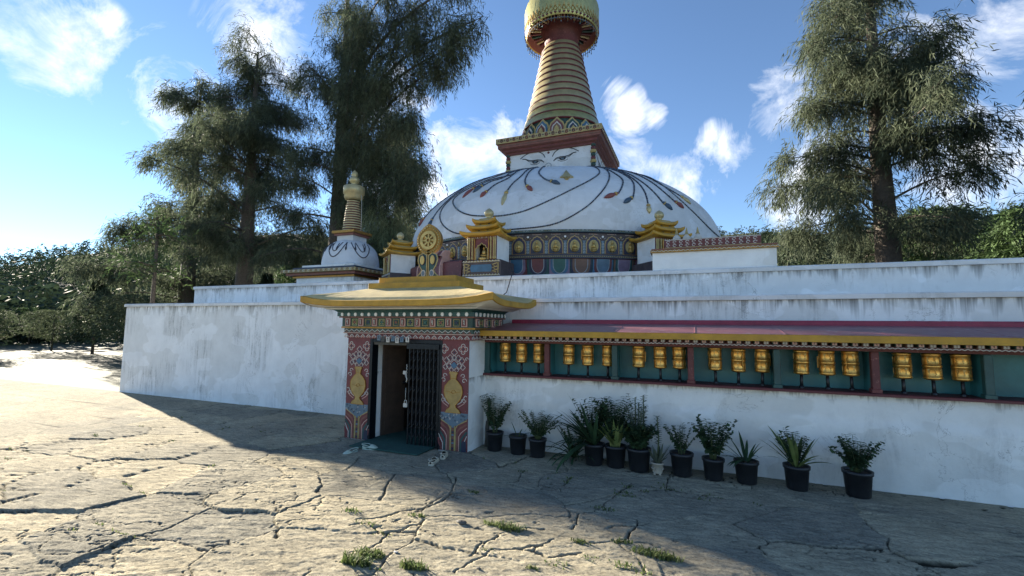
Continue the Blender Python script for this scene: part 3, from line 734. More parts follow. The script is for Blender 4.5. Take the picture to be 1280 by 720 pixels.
# ------------------------------------------------------------------ small chorten on the left
t = thing('chorten', (-11.62, 13.0, 3.32), 'small white chorten with slender ringed spire left of the gate roof before dark trees', 'stupa')
m = MB(); m.box(-1.25, 1.25, -1.25, 1.25, .003, .40, M_tier); m.build('plinth', t)
m = MB()
for k, (hw, z0, z1, mt) in enumerate(((1.35, .402, .47, goldD), (1.50, .472, .56, terra), (1.62, .562, .66, goldP), (1.35, .662, .76, navy), (1.15, .762, .86, M_wall))):
    m.bevbox(-hw, hw, -hw, hw, z0, z1, mt, .015)
for i in range(-14, 15):
    m.stroke([(i * .11 + .035 * cos(a_), .61 + .03 * sin(a_)) for a_ in np.linspace(0, 5.5, 7)], .014, lambda u, v, d: (u, -1.62 - d, v), offw if i % 2 else redP, .01)
    m.stroke([(i * .11 + .035 * cos(a_), .61 + .03 * sin(a_)) for a_ in np.linspace(0, 5.5, 7)], .014, lambda u, v, d: (1.62 + d, u, v), offw if i % 2 else redP, .01)
m.build('cornice', t)
dp_ = [tuple(q) for q in catm([(.98, .862), (1.0, 1.0), (.95, 1.3), (.85, 1.55), (.62, 1.76), (.35, 1.86)], 5)]
m = MB(); m.lathe(dp_, 0, 0, M_dome, 48); dm = m.build('dome', t)
zz_ = [q[1] for q in dp_]; rr_ = [q[0] for q in dp_]
def cd(th, z): r = float(np.interp(z, zz_, rr_)) + .012; return (r * sin(R(th)), -r * cos(R(th)), z)
for s0 in (-80, -20, 40):
    m = MB(); m.tube([cd(s0 + 50 * k / 10, 1.70 - .55 * sin(pi * k / 10)) for k in range(11)], .018, bead, 5); m.tube([cd(s0 + 12 + 26 * k / 8, 1.70 - .34 * sin(pi * k / 8)) for k in range(9)], .016, bead, 5); m.build('bead_garland', dm)
for s0 in range(-70, 90, 20):
    m = MB(); m.tube([cd(s0, 1.66 - .28 * k / 5) for k in range(6)], [.014, .014, .016, .03, .034, .006], bead, 6); m.build('tassel', dm)
m = MB(); m.box(-.36, .36, -.36, .36, 1.80, 2.02, M_dome); m.bevbox(-.44, .44, -.44, .44, 2.022, 2.10, terra, .01); m.bevbox(-.50, .50, -.50, .50, 2.102, 2.20, goldD, .01); m.build('harmika', t)
m = MB(); pf = []
for i in range(13):
    z = 2.20 + i * .092; r = .36 - .011 * i; pf += [(r - .05, z), (r, z + .008), (r, z + .06), (r - .05, z + .07)]
m.lathe(pf, 0, 0, paleG, 28, mfn=lambda k: maroon2 if k % 4 in (0, 3) else paleG); m.build('spire', t)
m = MB(); m.lathe([(.22, 3.40), (.30, 3.42), (.32, 3.47), (.34, 3.5), (.34, 3.62), (.38, 3.64), (.38, 3.90), (.30, 3.94), (.10, 3.98), (.09, 4.03), (.15, 4.08), (.19, 4.16), (.15, 4.25), (.07, 4.3), (.12, 4.35), (.10, 4.46), (.0, 4.56)], 0, 0, paleG, 32); m.build('parasol', t)
m = MB(); m.tube([(.37, -.02, 3.55), (.42, -.04, 3.2), (.45, -.06, 2.7), (.44, -.06, 2.22), (.38, -.04, 1.98)], .008, offw, 5); m.build('cable', t)

# ------------------------------------------------------------------ gateway
GX = -4.88
gt = thing('gateway', (GX, 6.95, 0), 'painted gateway with cream and yellow roof, maroon vase pillars and dark opening', 'gateway')
GF = 6.95
def gl(p): return (p[0] - GX, p[1] - GF, p[2])
def gfront(y): return lambda u, v, d: gl((u, y - d, v))
m = MB()
m.box(-6.18, -5.62, GF, 7.9, -.1, 1.90, M_wall, gl); m.box(-4.14, -3.58, GF, 7.9, -.1, 1.90, M_wall, gl)
m.box(-6.18, -3.58, GF + .012, 7.9, 1.902, 2.40, M_wall, gl)
m.build('wall', gt)
# passage behind the opening
m = MB()
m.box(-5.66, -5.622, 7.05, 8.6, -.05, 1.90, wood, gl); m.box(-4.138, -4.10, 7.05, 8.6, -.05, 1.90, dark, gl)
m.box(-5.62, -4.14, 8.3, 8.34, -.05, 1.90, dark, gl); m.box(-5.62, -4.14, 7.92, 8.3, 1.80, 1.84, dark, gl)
m.build('passage', gt)
m = MB(); m.bevbox(-5.605, -5.05, 0, .045, .02, 1.77, wood, .006)
for z0, z1 in ((.12, .80), (.92, 1.66)): m.box(-5.53, -5.12, -.014, -.001, z0, z1, oldwood if False else wood)
dr = m.build('door_leaf', gt); dr.location = (-5.60 - GX, .30, 0); dr.rotation_euler = (0, 0, R(74))
for v_ in dr.data.vertices: v_.co.x += 5.605
m = MB(); m.ball((.49, -.05, .98), .03, iron, 8); m.build('handle', dr)
# door frame
m = MB()
m.box(-5.66, -5.60, 6.93, 7.10, 0, 1.86, iron, gl); m.box(-4.16, -4.10, 6.93, 7.10, 0, 1.86, iron, gl); m.box(-5.598, -4.162, 6.935, 7.10, 1.80, 1.86, iron, gl)
m.box(-5.598, -4.75, 6.96, 7.08, 1.755, 1.798, oldwood, gl); m.build('door_frame', gt)
# folding lattice gate drawn to the right
m = MB(); n = 15; xs = np.linspace(-4.78, -4.19, n)
for i, x in enumerate(xs):
    y = 6.985 + (.035 if i % 2 else -.035)
    m.box(x - .011, x + .011, y - .010, y + .010, .01, 1.80, iron, gl)
for i in range(n - 1):
    for z in (.12, .32, .52, .72, .92, 1.12, 1.30, 1.46, 1.60):
        ya = 6.985 + (.05 if i % 2 else -.05)
        m.tube([gl((xs[i], ya, z)), gl((xs[i + 1], -ya + 2 * 6.985, z + .13))], .009, oldiron, 4)
        m.tube([gl((xs[i], ya, z + .13)), gl((xs[i + 1], -ya + 2 * 6.985, z))], .007, iron, 4)
fg = m.build('folding_gate', gt)
m = MB(); m.box(-4.82, -4.15, 6.90, 7.07, 1.70, 1.79, iron, gl); m.box(-4.17, -4.15, 6.92, 7.06, 0.02, 1.79, iron, gl); m.build('gate_track', fg)
m = MB()
for k in range(9): m.tube([gl((-4.83 + .008 * (k % 2), 6.94, 1.42 - k * .028)), gl((-4.83, 6.93 + .008 * (k % 2), 1.395 - k * .028))], .007, offw, 5)
m.build('chain', fg)
m = MB(); m.box(-4.875, -4.80, 6.925, 6.955, .66, .73, offw, gl); m.tube([gl((-4.86, 6.94, .73)), gl((-4.855, 6.94, .78)), gl((-4.82, 6.94, .78)), gl((-4.815, 6.94, .73))], .008, offw, 5); m.tube([gl((-4.84, 6.94, 1.0)), gl((-4.84, 6.94, .78))], .005, offw, 4); m.build('padlock', fg)
m = MB(); m.box(-4.90, -4.84, 6.925, 6.95, 1.24, 1.30, offw, gl); m.tube([gl((-4.86, 6.94, 1.24)), gl((-4.82, 6.935, 1.16)), gl((-4.83, 6.935, 1.10))], .012, offw, 5); m.build('padlock', fg)
# painted pillars
def knot(m, cx, cz, s, f, w=.011):
    for q in range(4):
        a = q * pi / 2; dx, dz = cos(a) * s * .52, sin(a) * s * .52
        m.stroke([(cx + dx + s * .36 * cos(t), cz + dz + s * .36 * sin(t)) for t in np.linspace(a - 2.3, a + 2.3, 9)], w, f, offw, .006)
    m.stroke([(cx - s * .55, cz), (cx, cz + s * .55), (cx + s * .55, cz), (cx, cz - s * .55)], w * .8, f, pink, .006, True)
    m.blob([(cx - s * .2, cz), (cx, cz + s * .2), (cx + s * .2, cz), (cx, cz - s * .2)], f, navy, .005)
def flower(m, cx, cz, s, f, w=.009):
    m.stroke([(cx + s * cos(t) * (1 + .18 * cos(4 * t)), cz + s * sin(t) * (1 + .18 * cos(4 * t))) for t in np.linspace(0, 2 * pi, 21)[:-1]], w, f, offw, .006, True)
    m.blob(circ(cx, cz, s * .35, 8), f, navy, .005)
def curl(m, cx, cz, s, f, d=1, w=.010, mat=None):
    m.stroke([(cx + d * s * (1 - t / 7.5) * cos(t), cz + s * (1 - t / 7.5) * sin(t)) for t in np.linspace(0, 5.6, 12)], w, f, mat or offw, .006)
def pillar(cx, lab=None):
    m = MB(); f = gfront(GF - .012)
    m.box(cx - .283, cx + .283, GF - .012, GF - .001, .0, 1.90, pillarred, gl)
    knot(m, cx + .17, 1.72, .10, f); knot(m, cx - .20, 1.72, .09, f); flower(m, cx, 1.66, .05, f)
    for k, (x, z, s) in enumerate([(-.15, 1.52, .05), (.15, 1.52, .05), (-.08, 1.56, .05), (.08, 1.56, .05), (0, 1.47, .06), (-.10, 1.43, .045), (.10, 1.43, .045), (-.17, 1.41, .04), (.17, 1.41, .04), (0, 1.57, .04), (-.05, 1.36, .035), (.05, 1.36, .035)]):
        flower(m, cx + x, z, s, f, .008)
    m.blob([(cx + .07 * x, 1.44 + .06 * z) for x, z in ((-1, 0), (0, 1), (1, 0), (0, -1))], f, blueP, .008)
    for sx in (-1, 1):
        curl(m, cx + sx * .24, 1.55, .035, f, sx); curl(m, cx + sx * .18, 1.26, .045, f, -sx); curl(m, cx + sx * .20, 1.18, .05, f, sx); curl(m, cx + sx * .2, .84, .05, f, -sx); 
        m.stroke(catm([(cx + sx * .08, .78), (cx + sx * .17, .84), (cx + sx * .22, .93), (cx + sx * .26, .92)], 4), .012, f, offw, .006)
        m.stroke(catm([(cx + sx * .10, .74), (cx + sx * .20, .80), (cx + sx * .25, .86)], 4), .010, f, pink, .006)
    va = [(-.07, 1.33), (-.085, 1.31), (-.06, 1.28), (-.05, 1.20), (-.10, 1.16), (-.165, 1.08), (-.18, .98), (-.15, .88), (-.09, .81), (-.05, .77), (-.06, .73), (-.12, .69), (-.15, .64)]
    vz = [(cx + x, z) for x, z in va] + [(cx - x, z) for x, z in reversed(va)]
    m.blob(vz, f, vaseG, .018); m.stroke(vz, .008, f, goldD, .022, True)
    m.stroke([(cx - .14, 1.0), (cx, .97), (cx + .14, 1.0)], .008, f, goldD, .022); m.stroke([(cx - .05, 1.22), (cx + .05, 1.22)], .010, f, goldD, .022)
    curl(m, cx, .98, .05, lambda u, v, d: f(u, v, d + .018), 1, .007, goldD)
    # lower painted zone
    hb = .283
    m.blob([(cx - hb, .64), (cx + hb, .64), (cx + hb, .56), (cx + .12, .46), (cx + .05, .42), (cx - .05, .42), (cx - .12, .46), (cx - hb, .56)], f, slate, .006)
    for k in range(26):
        x = random.uniform(-.25, .25); z = random.uniform(.53 - .06 * (1 - abs(x) * 4) * 1.2, .62); m.stroke([(cx + x + .014 * cos(t), z + .012 * sin(t)) for t in np.linspace(0, 5.5, 6)], .006, f, navy if k % 3 else offw, .010)
    for sx in (-1, 1):
        bands = [(.46, goldP, .03), (.40, terra, .085), (.335, pink, .02), (.27, teal, .09), (.205, offw, .02), (.14, pillarred, .08)]
        for j, (z, mt, w_) in enumerate(bands):
            xi = .06 + j * .035 - .01
            m.stroke([(cx + sx * hb * .96, z + .07), (cx + sx * (xi + .04), z - .02), (cx + sx * xi, z - .08), (cx + sx * xi, .01)], w_ * (.38 if w_ > .05 else .6), f, mt, .004 + .0012 * j)
        m.stroke([(cx + sx * .035, .42), (cx + sx * .035, .01)], .014, f, goldP, .008)
    for k in range(9): m.blob([(cx - .022, .03 + k * .045), (cx + .022, .03 + k * .045), (cx + .022, .06 + k * .045), (cx - .022, .06 + k * .045)], f, [navy, brownP, slate][k % 3], .008)
    m.blob([(cx + .17, .01), (cx + .26, .01), (cx + .26, .17), (cx + .20, .19), (cx + .17, .14)], f, navy, .012)
    m.build('painted_pillar', gt)
pillar(-3.862); pillar(-5.902)
# bands of carved woodwork above the opening
m = MB(); X0, X1 = -6.26, -3.46; YB = 8.15
def wband(m, x0, x1, y0, z0, z1, mat): m.box(x0, x1, y0, YB, z0, z1, mat, gl)
wband(m, X0 + .06, X1 - .06, 6.915, 1.87, 1.955, pillarred); wband(m, X0 + .02, X1 - .02, 6.88, 1.957, 2.055, dgreen); wband(m, X0 - .03, X1 + .03, 6.85, 2.057, 2.085, goldD)
wband(m, X0 + .01, X1 - .01, 6.83, 2.087, 2.25, dgreen); wband(m, X0 - .04, X1 + .04, 6.79, 2.252, 2.275, terra)
def both(fn, y, x):   # same drawing on the front and on the right side
    fn(gfront(y), X0, X1, 1); fn(lambda u, v, d: gl((x + d, u, v)), y, YB, 0)
def scal(f, a, b_, fr):
    i = 0; u = a + .05
    while u < b_ - .04:
        m.stroke([(u - .05, 1.89), (u - .02, 1.925), (u, 1.94), (u + .02, 1.925), (u + .05, 1.89)], .014, f, offw, .008); m.stroke([(u - .03, 1.88), (u, 1.905), (u + .03, 1.88)], .01, f, pink, .008); u += .13
both(scal, 6.915, X1 - .06)
def zig(f, a, b_, fr):
    n_ = int((b_ - a) / .06); 
    m.stroke([(a + .02 + i * .06, 2.035 if i % 2 else 1.995) for i in range(n_)], .012, f, offw, .008)
    m.stroke([(a, 1.968), (b_, 1.968)], .012, f, pink, .008)
    for i in range(0, n_ - 1, 2): m.blob([(a + .045 + i * .06, 1.985), (a + .115 + i * .06, 1.985), (a + .08 + i * .06, 2.012)], f, terra, .006)
both(zig, 6.88, X1 - .02)
GLY = [[[(-.6, 1), (.6, 1)], [(.4, 1), (.4, .2), (-.1, -.1), (-.5, .3), (-.1, .6), (.2, .4)], [(.4, .2), (.4, -1)]],
       [[(-.6, 1), (.6, 1)], [(0, 1), (-.4, .5), (.3, .3), (-.4, -.1), (.4, -.4), (-.2, -1)]],
       [[(-.6, 1), (.6, 1)], [(-.3, 1), (-.3, .4), (.3, .4), (.3, -.2), (-.4, -.3)], [(.3, 1), (.3, .4)], [(.3, -.2), (.4, -1)]],
       [[(-.6, 1), (.6, 1)], [(.3, 1), (-.4, .3), (.4, .1), (-.1, -.4)], [(-.4, -.6), (.1, -1), (.4, -.6)]],
       [[(-.6, 1), (.6, 1)], [(-.4, 1), (-.4, .1), (.4, .1), (.4, 1)], [(0, .1), (-.3, -.4), (.3, -.6), (0, -1)]],
       [[(-.6, 1), (.6, 1)], [(.3, 1), (.3, .3), (-.4, .2), (-.1, -.2), (.4, -.3), (-.3, -.8), (.3, -1)]]]
def glyph(m, k, cx, cz, sx, sz, f, w, mat, h=.01):
    for s_ in GLY[k % 6]: m.stroke([(cx + x * sx, cz + z * sz) for x, z in s_], w, f, mat, h)
def sqs(f, a, b_, fr):
    i = 0; n_ = round((b_ - a) / .305); st_ = (b_ - a) / n_
    for i in range(n_):
        u = a + (i + .5) * st_
        m.blob([(u - .052, 2.10), (u + .052, 2.10), (u + .052, 2.24), (u - .052, 2.24)], f, pink, .026); m.blob([(u - .038, 2.112), (u + .038, 2.112), (u + .038, 2.228), (u - .038, 2.228)], f, pillarred, .030)
        m.blob([(u - .022, 2.125), (u + .022, 2.125), (u + .022, 2.215), (u - .022, 2.215)], f, brownP, .033); glyph(m, i, u, 2.17, .024, .038, f, .011, offw, .04)
        v_ = u + st_ / 2
        if v_ < b_ - .05:
            m.stroke([(v_ - .055, 2.115), (v_ + .055, 2.115), (v_ + .055, 2.225), (v_ - .055, 2.225)], .010, f, goldP if i % 2 else palegreen, .012, True)
            m.blob(circ(v_, 2.17, .026, 8), f, [terra, navy, greenP][i % 3], .014)
            for q in range(4): m.blob(circ(v_ + .04 * cos(q * pi / 2 + .78), 2.17 + .036 * sin(q * pi / 2 + .78), .011, 6), f, [goldP, greenP][i % 2], .014)
both(sqs, 6.83, X1 - .01)
m.build('carved_frieze', gt)
m = MB()
def dots(f, a, b_, fr):
    n_ = round((b_ - a) / .1525); st_ = (b_ - a) / n_
    for i in range(n_):
        u = a + (i + .5) * st_; m.blob(circ(u, 2.312, .029, 12, .034), f, white, .02)
for (x, y) in ((0, 6.755),):
    m.box(X0 - .05, X1 + .05, 6.755, YB, 2.277, 2.35, teal, gl)
both(dots, 6.755, X1 + .05)
m.build('beam_ends', gt)
# coved teal neck up to the soffit
m = MB()
def rect(x0, x1, y0, y1, z): return [(x0, y0, z), (x1, y0, z), (x1, y1, z), (x0, y1, z)]
cv = [(0, 2.352), (.03, 2.38), (.09, 2.41), (.18, 2.43)]
for (a, z0), (b_, z1) in zip(cv[:-1], cv[1:]):
    m.add([gl(p) for p in rect(X0 - a - .02, X1 + a + .02, 6.73 - a, YB + a * .3, z0) + rect(X0 - b_ - .02, X1 + b_ + .02, 6.73 - b_, YB + b_ * .3, z1)], [(i, (i + 1) % 4, 4 + (i + 1) % 4, 4 + i) for i in range(4)], teal)
m.build('cove', gt)
# roof: eave ring with upturned corners, hipped slope
ex0, ex1, ey0, ey1 = -6.84, -2.90, 6.38, 8.42
bx0, bx1, by0, by1 = -5.78, -3.84, 7.0, 7.95
def rring(x0, x1, y0, y1, z, up, n=14, push=0):
    pts = []
    for side in range(4):
        for i in range(n):
            t = -1 + 2 * i / n; e = up * abs(t) ** 4.5
            cx_, cy_, hx, hy = (x0 + x1) / 2, (y0 + y1) / 2, (x1 - x0) / 2, (y1 - y0) / 2
            x, y = {0: (t, -1), 1: (1, t), 2: (-t, 1), 3: (-1, -t)}[side]
            k = 1 + push * abs(t) ** 4.5
            pts.append(gl((cx_ + x * hx * k, cy_ + y * hy * k, z + e)))
    return pts
def loft(m, rings, mats, cap=None, smooth=False):
    N = len(rings[0]); o = len(m.v)
    for r_ in rings: m.v.extend(tuple(map(float, p)) for p in r_)
    for q in range(len(rings) - 1):
        kk = m.mi(mats[q])
        for i in range(N): m.f.append([o + q * N + i, o + q * N + (i + 1) % N, o + (q + 1) * N + (i + 1) % N, o + (q + 1) * N + i]); m.m.append(kk); m.sm.append(smooth)
    if cap: m.add(rings[-1], [tuple(range(N))], cap)
mid = lambda a, b_, t: a + (b_ - a) * t
m = MB()
loft(m, [rring(-6.42, -3.30, 6.60, 8.2, 2.40, 0), rring(-6.5, -3.22, 6.56, 8.25, 2.432, 0), rring(ex0 + .02, ex1 - .02, ey0 + .02, ey1 - .02, 2.445, .085)], [soffit, soffit]); m.build('soffit', gt)
m = MB(); loft(m, [rring(ex0, ex1, ey0, ey1, 2.443, .085), rring(ex0 - .015, ex1 + .015, ey0 - .015, ey1 + .015, 2.455, .09), rring(ex0 - .015, ex1 + .015, ey0 - .015, ey1 + .015, 2.545, .10), rring(ex0 + .03, ex1 - .03, ey0 + .03, ey1 - .03, 2.553, .10)], [ochre] * 3); m.build('fascia', gt)
m = MB()
rs = [rring(ex0 + .03, ex1 - .03, ey0 + .03, ey1 - .03, 2.552, .10)]
for t in (.15, .35, .6, .85, 1): rs.append(rring(mid(ex0, bx0, t), mid(ex1, bx1, t), mid(ey0, by0, t), mid(ey1, by1, t), 2.552 + .265 * (t ** .85), .10 * (1 - t) ** 2))
loft(m, rs, [cream] * 5, smooth=False); m.build('roof', gt)
m = MB(); m.bevbox(bx0 - .02, bx1 + .02, by0 - .02, by1 + .02, 2.80, 2.915, ochre, .008, gl); m.bevbox(bx0 + .13, bx1 - .13, by0 + .10, by1 - .10, 2.917, 3.03, ochre, .008, gl); m.build('roof_ridge', gt)
# wheel emblem on the ridge
we = thing('wheel_emblem', (-4.79, 7.50, 3.03), 'golden eight spoked wheel in a flame shaped ring on painted petals above the gate roof', 'wheel emblem')
m = MB(); f = front(-.03)
for sx in (-1, 1):
    m.blob([(sx * x, z) for x, z in ((.015, .0), (.02, .12), (.015, .22), (.02, .45), (.10, .50), (.20, .46), (.22, .36), (.18, .24), (.13, .17), (.17, .10), (.26, .03), (.28, .0))], front(-.0), teal, .03)
    m.stroke([(sx * x, z) for x, z in ((.02, .01), (.02, .45), (.10, .50), (.20, .46), (.22, .36), (.18, .24), (.13, .17), (.17, .10), (.27, .02))], .020, f, goldP, .012)
    m.blob([(sx * (.115 + .065 * cos(t)), .36 + .105 * sin(t)) for t in np.linspace(0, 2 * pi, 16)[:-1]], f, navy, .01)
    m.blob([(sx * (.115 + .050 * cos(t)), .36 + .088 * sin(t)) for t in np.linspace(0, 2 * pi, 16)[:-1]], f, gold, .03)
    m.blob([(sx * (.095 + .05 * cos(t)), .10 + .07 * sin(t)) for t in np.linspace(0, 2 * pi, 14)[:-1]], f, offw, .012); m.blob([(sx * (.095 + .033 * cos(t)), .10 + .05 * sin(t)) for t in np.linspace(0, 2 * pi, 14)[:-1]], f, slate, .02)
m.box(-.27, .27, .0, .10, 0, .04, teal); m.box(-.03, .03, -.02, .08, .04, .56, goldD); m.build('petal_base', we)
m = MB(); zc = .75
def wr(r0, r1, y0, y1, mat, flame=0, n=48):
    vs = []
    for k in range(n):
        a = 2 * pi * k / n; fl = 1 + flame * max(0, 1 - abs(a - pi / 2) / .75) ** 1.5
        for r_, y in ((r0, y0), (r1 * fl, y0), (r1 * fl, y1), (r0, y1)): vs.append((r_ * cos(a), y, zc + r_ * sin(a)))
    m.add(vs, [(4 * k + i, 4 * k + (i + 1) % 4, 4 * ((k + 1) % n) + (i + 1) % 4, 4 * ((k + 1) % n) + i) for k in range(n) for i in range(4)], mat)
wr(.185, .275, -.02, .06, goldD, .20); wr(.125, .185, -.045, .075, gold); wr(.03, .055, -.05, .08, gold)
for k in range(8):
    a = k * pi / 4
    for s0 in (0,):
        vs = []
        for y in (-.035, .065):
            for r_, w_ in ((.045, .010), (.08, .020), (.13, .012)): vs += [(r_ * cos(a) - w_ * sin(a), y, zc + r_ * sin(a) + w_ * cos(a)), (r_ * cos(a) + w_ * sin(a), y, zc + r_ * sin(a) - w_ * cos(a))]
        m.add(vs, [(0, 1, 3, 2), (2, 3, 5, 4), (6, 7, 9, 8), (8, 9, 11, 10), (0, 2, 8, 6), (2, 4, 10, 8), (1, 3, 9, 7), (3, 5, 11, 9)], gold)
for k in range(30):
    a = 2 * pi * k / 30; fl = 1 + .20 * max(0, 1 - abs(a - pi / 2) / .75) ** 1.5
    m.ball((.235 * fl * cos(a), -.03, zc + .235 * fl * sin(a)), .017, goldP, 6)
m.build('spoked_wheel', we)
# prayer cards above the door
m = None
for i, (x, dz, mt) in enumerate(((-5.36, .0, slate), (-5.27, -.02, oldwood), (-5.16, -.03, offw), (-5.05, -.01, slate), (-4.96, -.04, offw), (-4.86, -.02, slate), (-4.74, -.02, offw))):
    c_ = thing('prayer_card', (x, 6.80, 1.86 + dz), 'small grey printed card hanging in the row above the dark doorway', 'card', 'small cards hung over the doorway')
    m = MB(); fn = lambda p, i=i: (p[0] * cos(.1 * (i % 3 - 1)) , p[1] + p[2] * .12 * ((i % 2) - .3), p[2])
    m.box(-.036, .036, -.004, .004, -.02, .075, mt, fn); m.build('card', c_)
    m = MB(); m.tube([(0, 0, .075), (0, .02, .11)], .003, offw, 4); glyph(m, i, 0, .028, .018, .03, lambda u, v, d: fn((u, -.004 - d, v)), .008, navy, .003); m.build('string', c_)
# mat
t = tag((lambda m: (m.bevbox(-.78, .62, -.30, 1.30, .004, .022, mat_g, .004), m.build('door_mat', None, (-4.86, 6.75, .0)))[1])(MB()), 'dark green mat on the floor of the gate opening', 'mat')

# ------------------------------------------------------------------ prayer wheel wall
WY = 7.62; XR = 4.55
pw = thing('wheel_wall', (0, WY, 0), 'white wall with a long teal gallery of prayer wheels under a red roof with yellow fascia', 'wall')
def wl(p): return (p[0], p[1] - WY, p[2])
m = MB(); m.box(-3.60, XR, WY, 8.40, -.1, 1.232, M_wall, wl)
ux = np.arange(-3.60, XR + .01, .05); uz = np.arange(-.05, 1.20, .05); UX, UZ = np.meshgrid(ux, uz)
low = np.clip((.92 - UZ + .10 * (fbm(UX, UZ * 0, 1.5, 3, 5) - .5)) / .10, 0, 1)
UY = WY - .006 - low * (.030 + .085 * (fbm(UX, UZ, 1.6, 4, 15) - .42).clip(0, 1)) - .012 * fbm(UX, UZ, 3, 3, 25)
nu = len(ux); m.add([wl(p) for p in zip(UX.ravel(), UY.ravel(), UZ.ravel())], [(j_ * nu + i_, j_ * nu + i_ + 1, (j_ + 1) * nu + i_ + 1, (j_ + 1) * nu + i_) for j_ in range(len(uz) - 1) for i_ in range(nu - 1)], M_wall, True)
m.add([wl((x, y_, 1.15)) for x, y_ in [(a_, UY[-1, k]) for k, a_ in enumerate(ux)] + [(a_, WY + .01) for a_ in ux]], [(k, k + 1, nu + k + 1, nu + k) for k in range(nu - 1)], M_wall); m.box(-3.60, XR, 7.98, 8.40, 1.234, 1.96, M_wall, wl); m.build('wall', pw)
m = MB(); m.bevbox(-3.60, XR, 7.50, 7.975, 1.236, 1.275, maroon2, .008, wl); m.build('sill', pw)
m = MB(); m.box(-3.58, XR, 7.95, 7.978, 1.277, 1.93, tealL, wl); m.build('gallery_back', pw)
m = MB(); m.box(-3.58, XR, 7.56, 7.60, 1.83, 1.93, maroon, wl); m.box(-3.58, XR, 7.602, 7.94, 1.90, 1.93, teal, wl); m.build('lintel', pw)
for i, x in enumerate([-3.53, -2.39, -1.23, -.07, 1.09, 2.25, 3.41, 4.5]):
    m = MB(); mt = maroon if i in (1, 3, 5) else teal
    m.bevbox(x - .045, x + .045, 7.55, 7.64, 1.277, 1.828, mt, .008, wl); m.bevbox(x - .06, x + .06, 7.54, 7.66, 1.277, 1.33, mt, .008, wl)
    m.box(x - .03, x + .03, 7.66, 7.94, 1.277, 1.898, tealL, wl); m.build('post', pw)
m = MB(); m.box(-3.60, XR, 7.40, 7.60, 1.932, 1.95, terra, wl)
u = -3.56; i = 0
while u < XR - .05:
    m.box(u - .035, u + .035, 7.27, 7.45, 1.905, 1.948, brownP if i % 2 else dgreen, wl)
    m.blob([(u - .026, 1.910), (u + .026, 1.910), (u + .026, 1.944), (u - .026, 1.944)], lambda a, b_, d: wl((a, 7.27 - d, b_)), offw if i % 2 else pink, .006)
    glyph(m, i, u, 1.927, .012, .012, lambda a, b_, d: wl((a, 7.27 - d, b_)), .005, brownP, .009)
    m.stroke([(u - .06, 1.893), (u - .03, 1.880), (u, 1.895), (u + .03, 1.880), (u + .055, 1.892)], .011, lambda a, b_, d: wl((a, 7.30 - d, b_)), offw, .008)
    u += .115; i += 1
m.box(-3.60, XR, 7.30, 7.40, 1.875, 1.904, maroon2, wl)
m.build('dentils', pw)
m = MB(); m.bevbox(-3.52, XR + .1, 7.13, 7.17, 1.952, 2.045, ochre, .006, wl); m.build('fascia', pw)
m = MB(); vs = [(-3.50, 7.15, 1.99), (XR + .08, 7.15, 1.99), (XR + .08, 8.58, 2.19), (-3.50, 8.58, 2.19)]
NS = 7
for k in range(NS):
    x0 = -3.50 + (XR + 3.58) * k / NS; x1 = -3.50 + (XR + 3.58) * (k + 1) / NS; e = .02
    for (a, b_, za, zb) in ((x0, x0 + e, .0, .006), (x0 + e, x0 + 2 * e, .006, 0), (x0 + 2 * e, x1, 0, 0)):
        m.add([wl(p) for p in ((a, 7.16, 2.046 + za), (b_, 7.16, 2.046 + zb), (b_, 8.5, 2.195 + zb), (a, 8.5, 2.195 + za))], [(0, 1, 2, 3)], redroof)
m.box(-3.50, XR + .08, 7.172, 7.19, 1.96, 2.044, redroof, wl); m.add([wl(p) for p in ((-3.5, 7.19, 2.0), (XR + .08, 7.19, 2.0), (XR + .08, 8.5, 2.14), (-3.5, 8.5, 2.14))], [(0, 1, 2, 3)], soffit)
m.build('roof', pw)
m = MB(); m.bevbox(-3.40, XR + .1, 8.42, 8.56, 2.18, 2.262, crimson, .012, wl); m.build('ridge_board', pw)
# prayer wheels
def make_pw():
    t = thing('prayer_mill', (0, 0, 0), 'x', 'prayer wheel', 'gilded prayer wheels in the teal gallery')
    m = MB(); r = .093
    m.lathe([(0.002, .36), (.05, .365), (.07, .355), (r + .006, .345), (r + .010, .335), (r + .006, .322), (r, .315), (r, .20), (r + .008, .192), (r + .010, .180), (r + .008, .168), (r, .16), (r, .045), (r + .006, .038), (r + .008, .025), (r + .002, .01), (.06, .0), (.0, .0)], 0, 0, goldB, 32)
    cyf = lambda u, v, d: ((r + d) * sin(u), -(r + d) * cos(u), v)
    for band, zc in enumerate((.258, .102)):
        for i in range(9): glyph(m, i + band, i * 2 * pi / 9 + .1, zc, .21, .037, cyf, .016, gold if i % 3 else goldD, .006)
        for zz in (zc - .05, zc + .05): m.stroke([(2 * pi * k / 24, zz) for k in range(24)], .005, cyf, goldD, .004, True)
    m.build('drum', t)
    m = MB(); m.tube([(0, 0, -.19), (0, 0, 0)], [.022, .020], black, 8); m.lathe([(.035, -.195), (.035, -.17), (.02, -.16)], 0, 0, black, 10); m.build('spindle', t)
    m = MB(); m.tube([(0, 0, .362), (0, 0, .42)], .009, iron, 6); m.build('axle_pin', t)
    m = MB(); m.box(-.006, .006, -.115, -.10, .10, .26, goldD); m.build('handle', t)
    return t
pxs = [-3.24, -2.92, -2.60, -2.05, -1.71, -1.37, -.87, -.53, -.24, .28, .60, .92, 1.42, 1.74, 2.02, 2.6, 2.92, 3.22]
words = ['first', 'second', 'third']
bay = ['bay nearest the gate', 'second bay from the gate', 'third bay from the gate', 'fourth bay from the gate', 'fifth bay from the gate', 'sixth bay from the gate']
